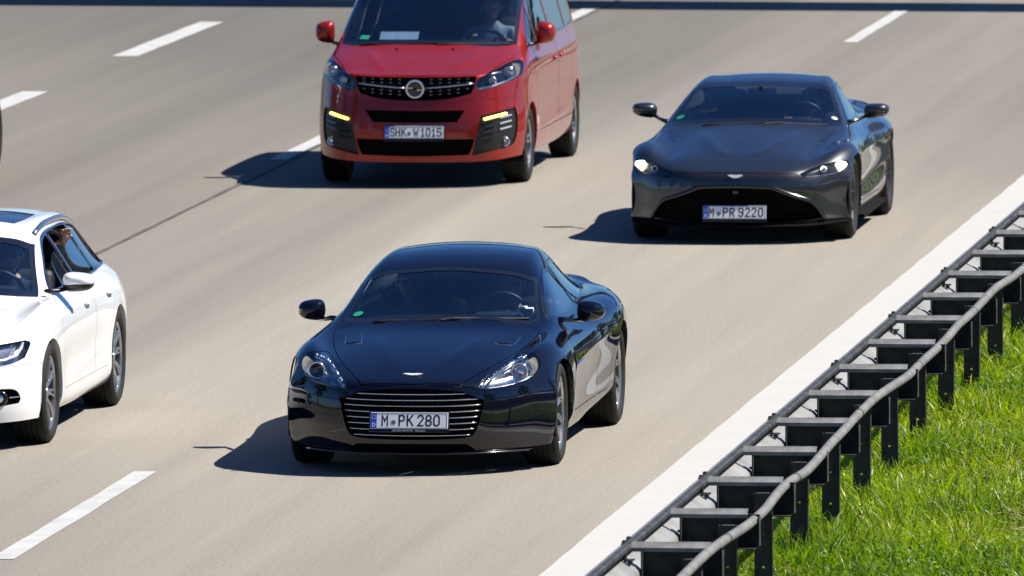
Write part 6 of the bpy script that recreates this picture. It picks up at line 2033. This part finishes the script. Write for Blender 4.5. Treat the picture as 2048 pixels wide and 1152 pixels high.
def empty_head(o, turn, shades, hair):
    b = MB(); nu, nv = 20, 16
    V, F = [], []
    for i in range(nv + 1):
        ph = math.pi * i / nv
        for k in range(nu):
            t = 2 * math.pi * k / nu
            x = .076 * math.sin(ph) * math.cos(t); y = .096 * math.sin(ph) * math.sin(t); z = .118 * math.cos(ph)
            if z < 0: x *= 1 - .30 * (-z / .118) ** 1.2; y *= 1 - .12 * (-z / .118)
            if y < 0:
                y -= .022 * math.exp(-(x / .016) ** 2) * math.exp(-((z + .012) / .028) ** 2)
                y -= .008 * math.exp(-(x / .05) ** 2) * math.exp(-((z - .035) / .014) ** 2)
                y += .008 * math.exp(-((abs(x) - .032) / .016) ** 2) * math.exp(-((z - .012) / .014) ** 2)
                y -= .007 * math.exp(-(x / .026) ** 2) * math.exp(-((z + .058) / .010) ** 2)
                y -= .010 * math.exp(-(x / .03) ** 2) * math.exp(-((z + .098) / .016) ** 2)
            V.append((x, y, z))
    for i in range(nv):
        for k in range(nu): F.append((i * nu + k, (i + 1) * nu + k, (i + 1) * nu + (k + 1) % nu, i * nu + (k + 1) % nu))
    b.add(V, F)
    for sg in (-1, 1): b.ball((sg * .078, .012, -.005), (.012, .022, .032), 8, 6)
    h = b.obj('head', M_SKIN, o, smooth=True); h.location = (0, .055, .735); h.rotation_euler = (.05, 0, turn)
    V, F = [], []
    hb = MB()
    for i in range(9):
        ph = math.pi * .5 * i / 8
        for k in range(20):
            t = 2 * math.pi * k / 20
            drop = .30 if math.sin(t) > -.2 else .0
            p2 = ph * (1.0 + drop * .9) * (.78 if math.sin(t) < -.5 else 1)
            V.append((.083 * math.sin(p2) * math.cos(t), .008 + .103 * math.sin(p2) * math.sin(t), .006 + .122 * math.cos(p2) + .004 * math.sin(5 * t + i)))
    for i in range(8):
        for k in range(20): F.append((i * 20 + k, (i + 1) * 20 + k, (i + 1) * 20 + (k + 1) % 20, i * 20 + (k + 1) % 20))
    hb.add(V, F).obj('hair', hair, h, smooth=True)
    if shades:
        g = MB()
        for sg in (-1, 1):
            g.ball((sg * .034, -.094, .016), (.029, .010, .022), 12, 8)
            g.box((sg * .074, -.045, .02), (.004, .10, .008))
        g.box((0, -.104, .022), (.02, .006, .006))
        g.obj('sunglasses', M_SHADES, h, smooth=True)
    else:
        g = MB()
        for sg in (-1, 1): g.ball((sg * .032, -.086, .013), (.012, .008, .008), 10, 6)
        g.obj('eyes', M_WHITEINK, h, smooth=True)
        g = MB()
        for sg in (-1, 1): g.ball((sg * .032, -.092, .013), (.005, .004, .005), 8, 6)
        g.obj('pupils', M_INK, h, smooth=True)
    return h
def seat_point(car, x, y, z):
    l = car.root.location
    return (l.x + x, l.y + y, l.z + z)

person('driver of the black car in sunglasses and dark shirt, hands on the wheel', seat_point(black_car, .36, 1.66, .34), cloth('dark_shirt', (.05, .055, .08)), ((-.14, -.44, .52), (.15, -.42, .50)))
person('passenger of the black car in sunglasses and a dull red top', seat_point(black_car, -.36, 1.66, .34), cloth('red_top', (.22, .05, .05)), ((-.12, -.30, .18), (.12, -.30, .18)), turn=.15)
person('driver of the grey coupe with pale hands on the wheel', seat_point(grey_coupe, .36, 1.76, .27), cloth('grey_shirt', (.10, .11, .12)), ((-.16, -.42, .60), (.16, -.42, .58)))
person('driver of the red van in a pale shirt behind the wheel', seat_point(red_van, .42, 1.22, .74), cloth('pale_shirt', (.45, .48, .55)), ((-.15, -.34, .48), (.15, -.34, .46)), shades=False)
person('driver of the white car in mirrored sunglasses with bare forearms on the wheel', seat_point(white_car, .37, 1.60, .42), cloth('black_shirt', (.03, .03, .035)), ((-.13, -.40, .50), (.20, -.38, .48)), sleeves=.5)
person('rear passenger of the white car with a hand reaching out of the window', seat_point(white_car, .34, 2.52, .40), cloth('blue_shirt', (.06, .08, .14)), ((-.12, -.30, .20), (.285, -.20, .81)), shades=False, sleeves=.45, elb=-.05)

# ------------------------------------------------------------------ a fifth car, nearly all outside the left edge
M_NIGHT = paint('dark_blue_paint', (.010, .012, .02), .3, .35, dust=.01)
def copy_tree(o, parent=None):
    c = o.copy(); col.objects.link(c); c.parent = parent
    if c.type == 'MESH':
        for i, sl in enumerate(c.material_slots):
            if sl.material and sl.material.name.startswith('white_paint'):
                sl.link = 'OBJECT'; sl.material = M_NIGHT
    for ch in list(o.children):
        if o.get('category') != 'person' : copy_tree(ch, c)
    return c
dark_car = copy_tree(white_car.root)
dark_car.name = 'dark_estate_car'
tag(dark_car, 'dark car at the left edge, only its rear wheel in view', 'car')
dark_car.location = (-19.768, 109.94, 0)
for ch in dark_car.children:
    if ch.name.startswith('wheel') and 'well' not in ch.name: ch.location.x *= 1.04
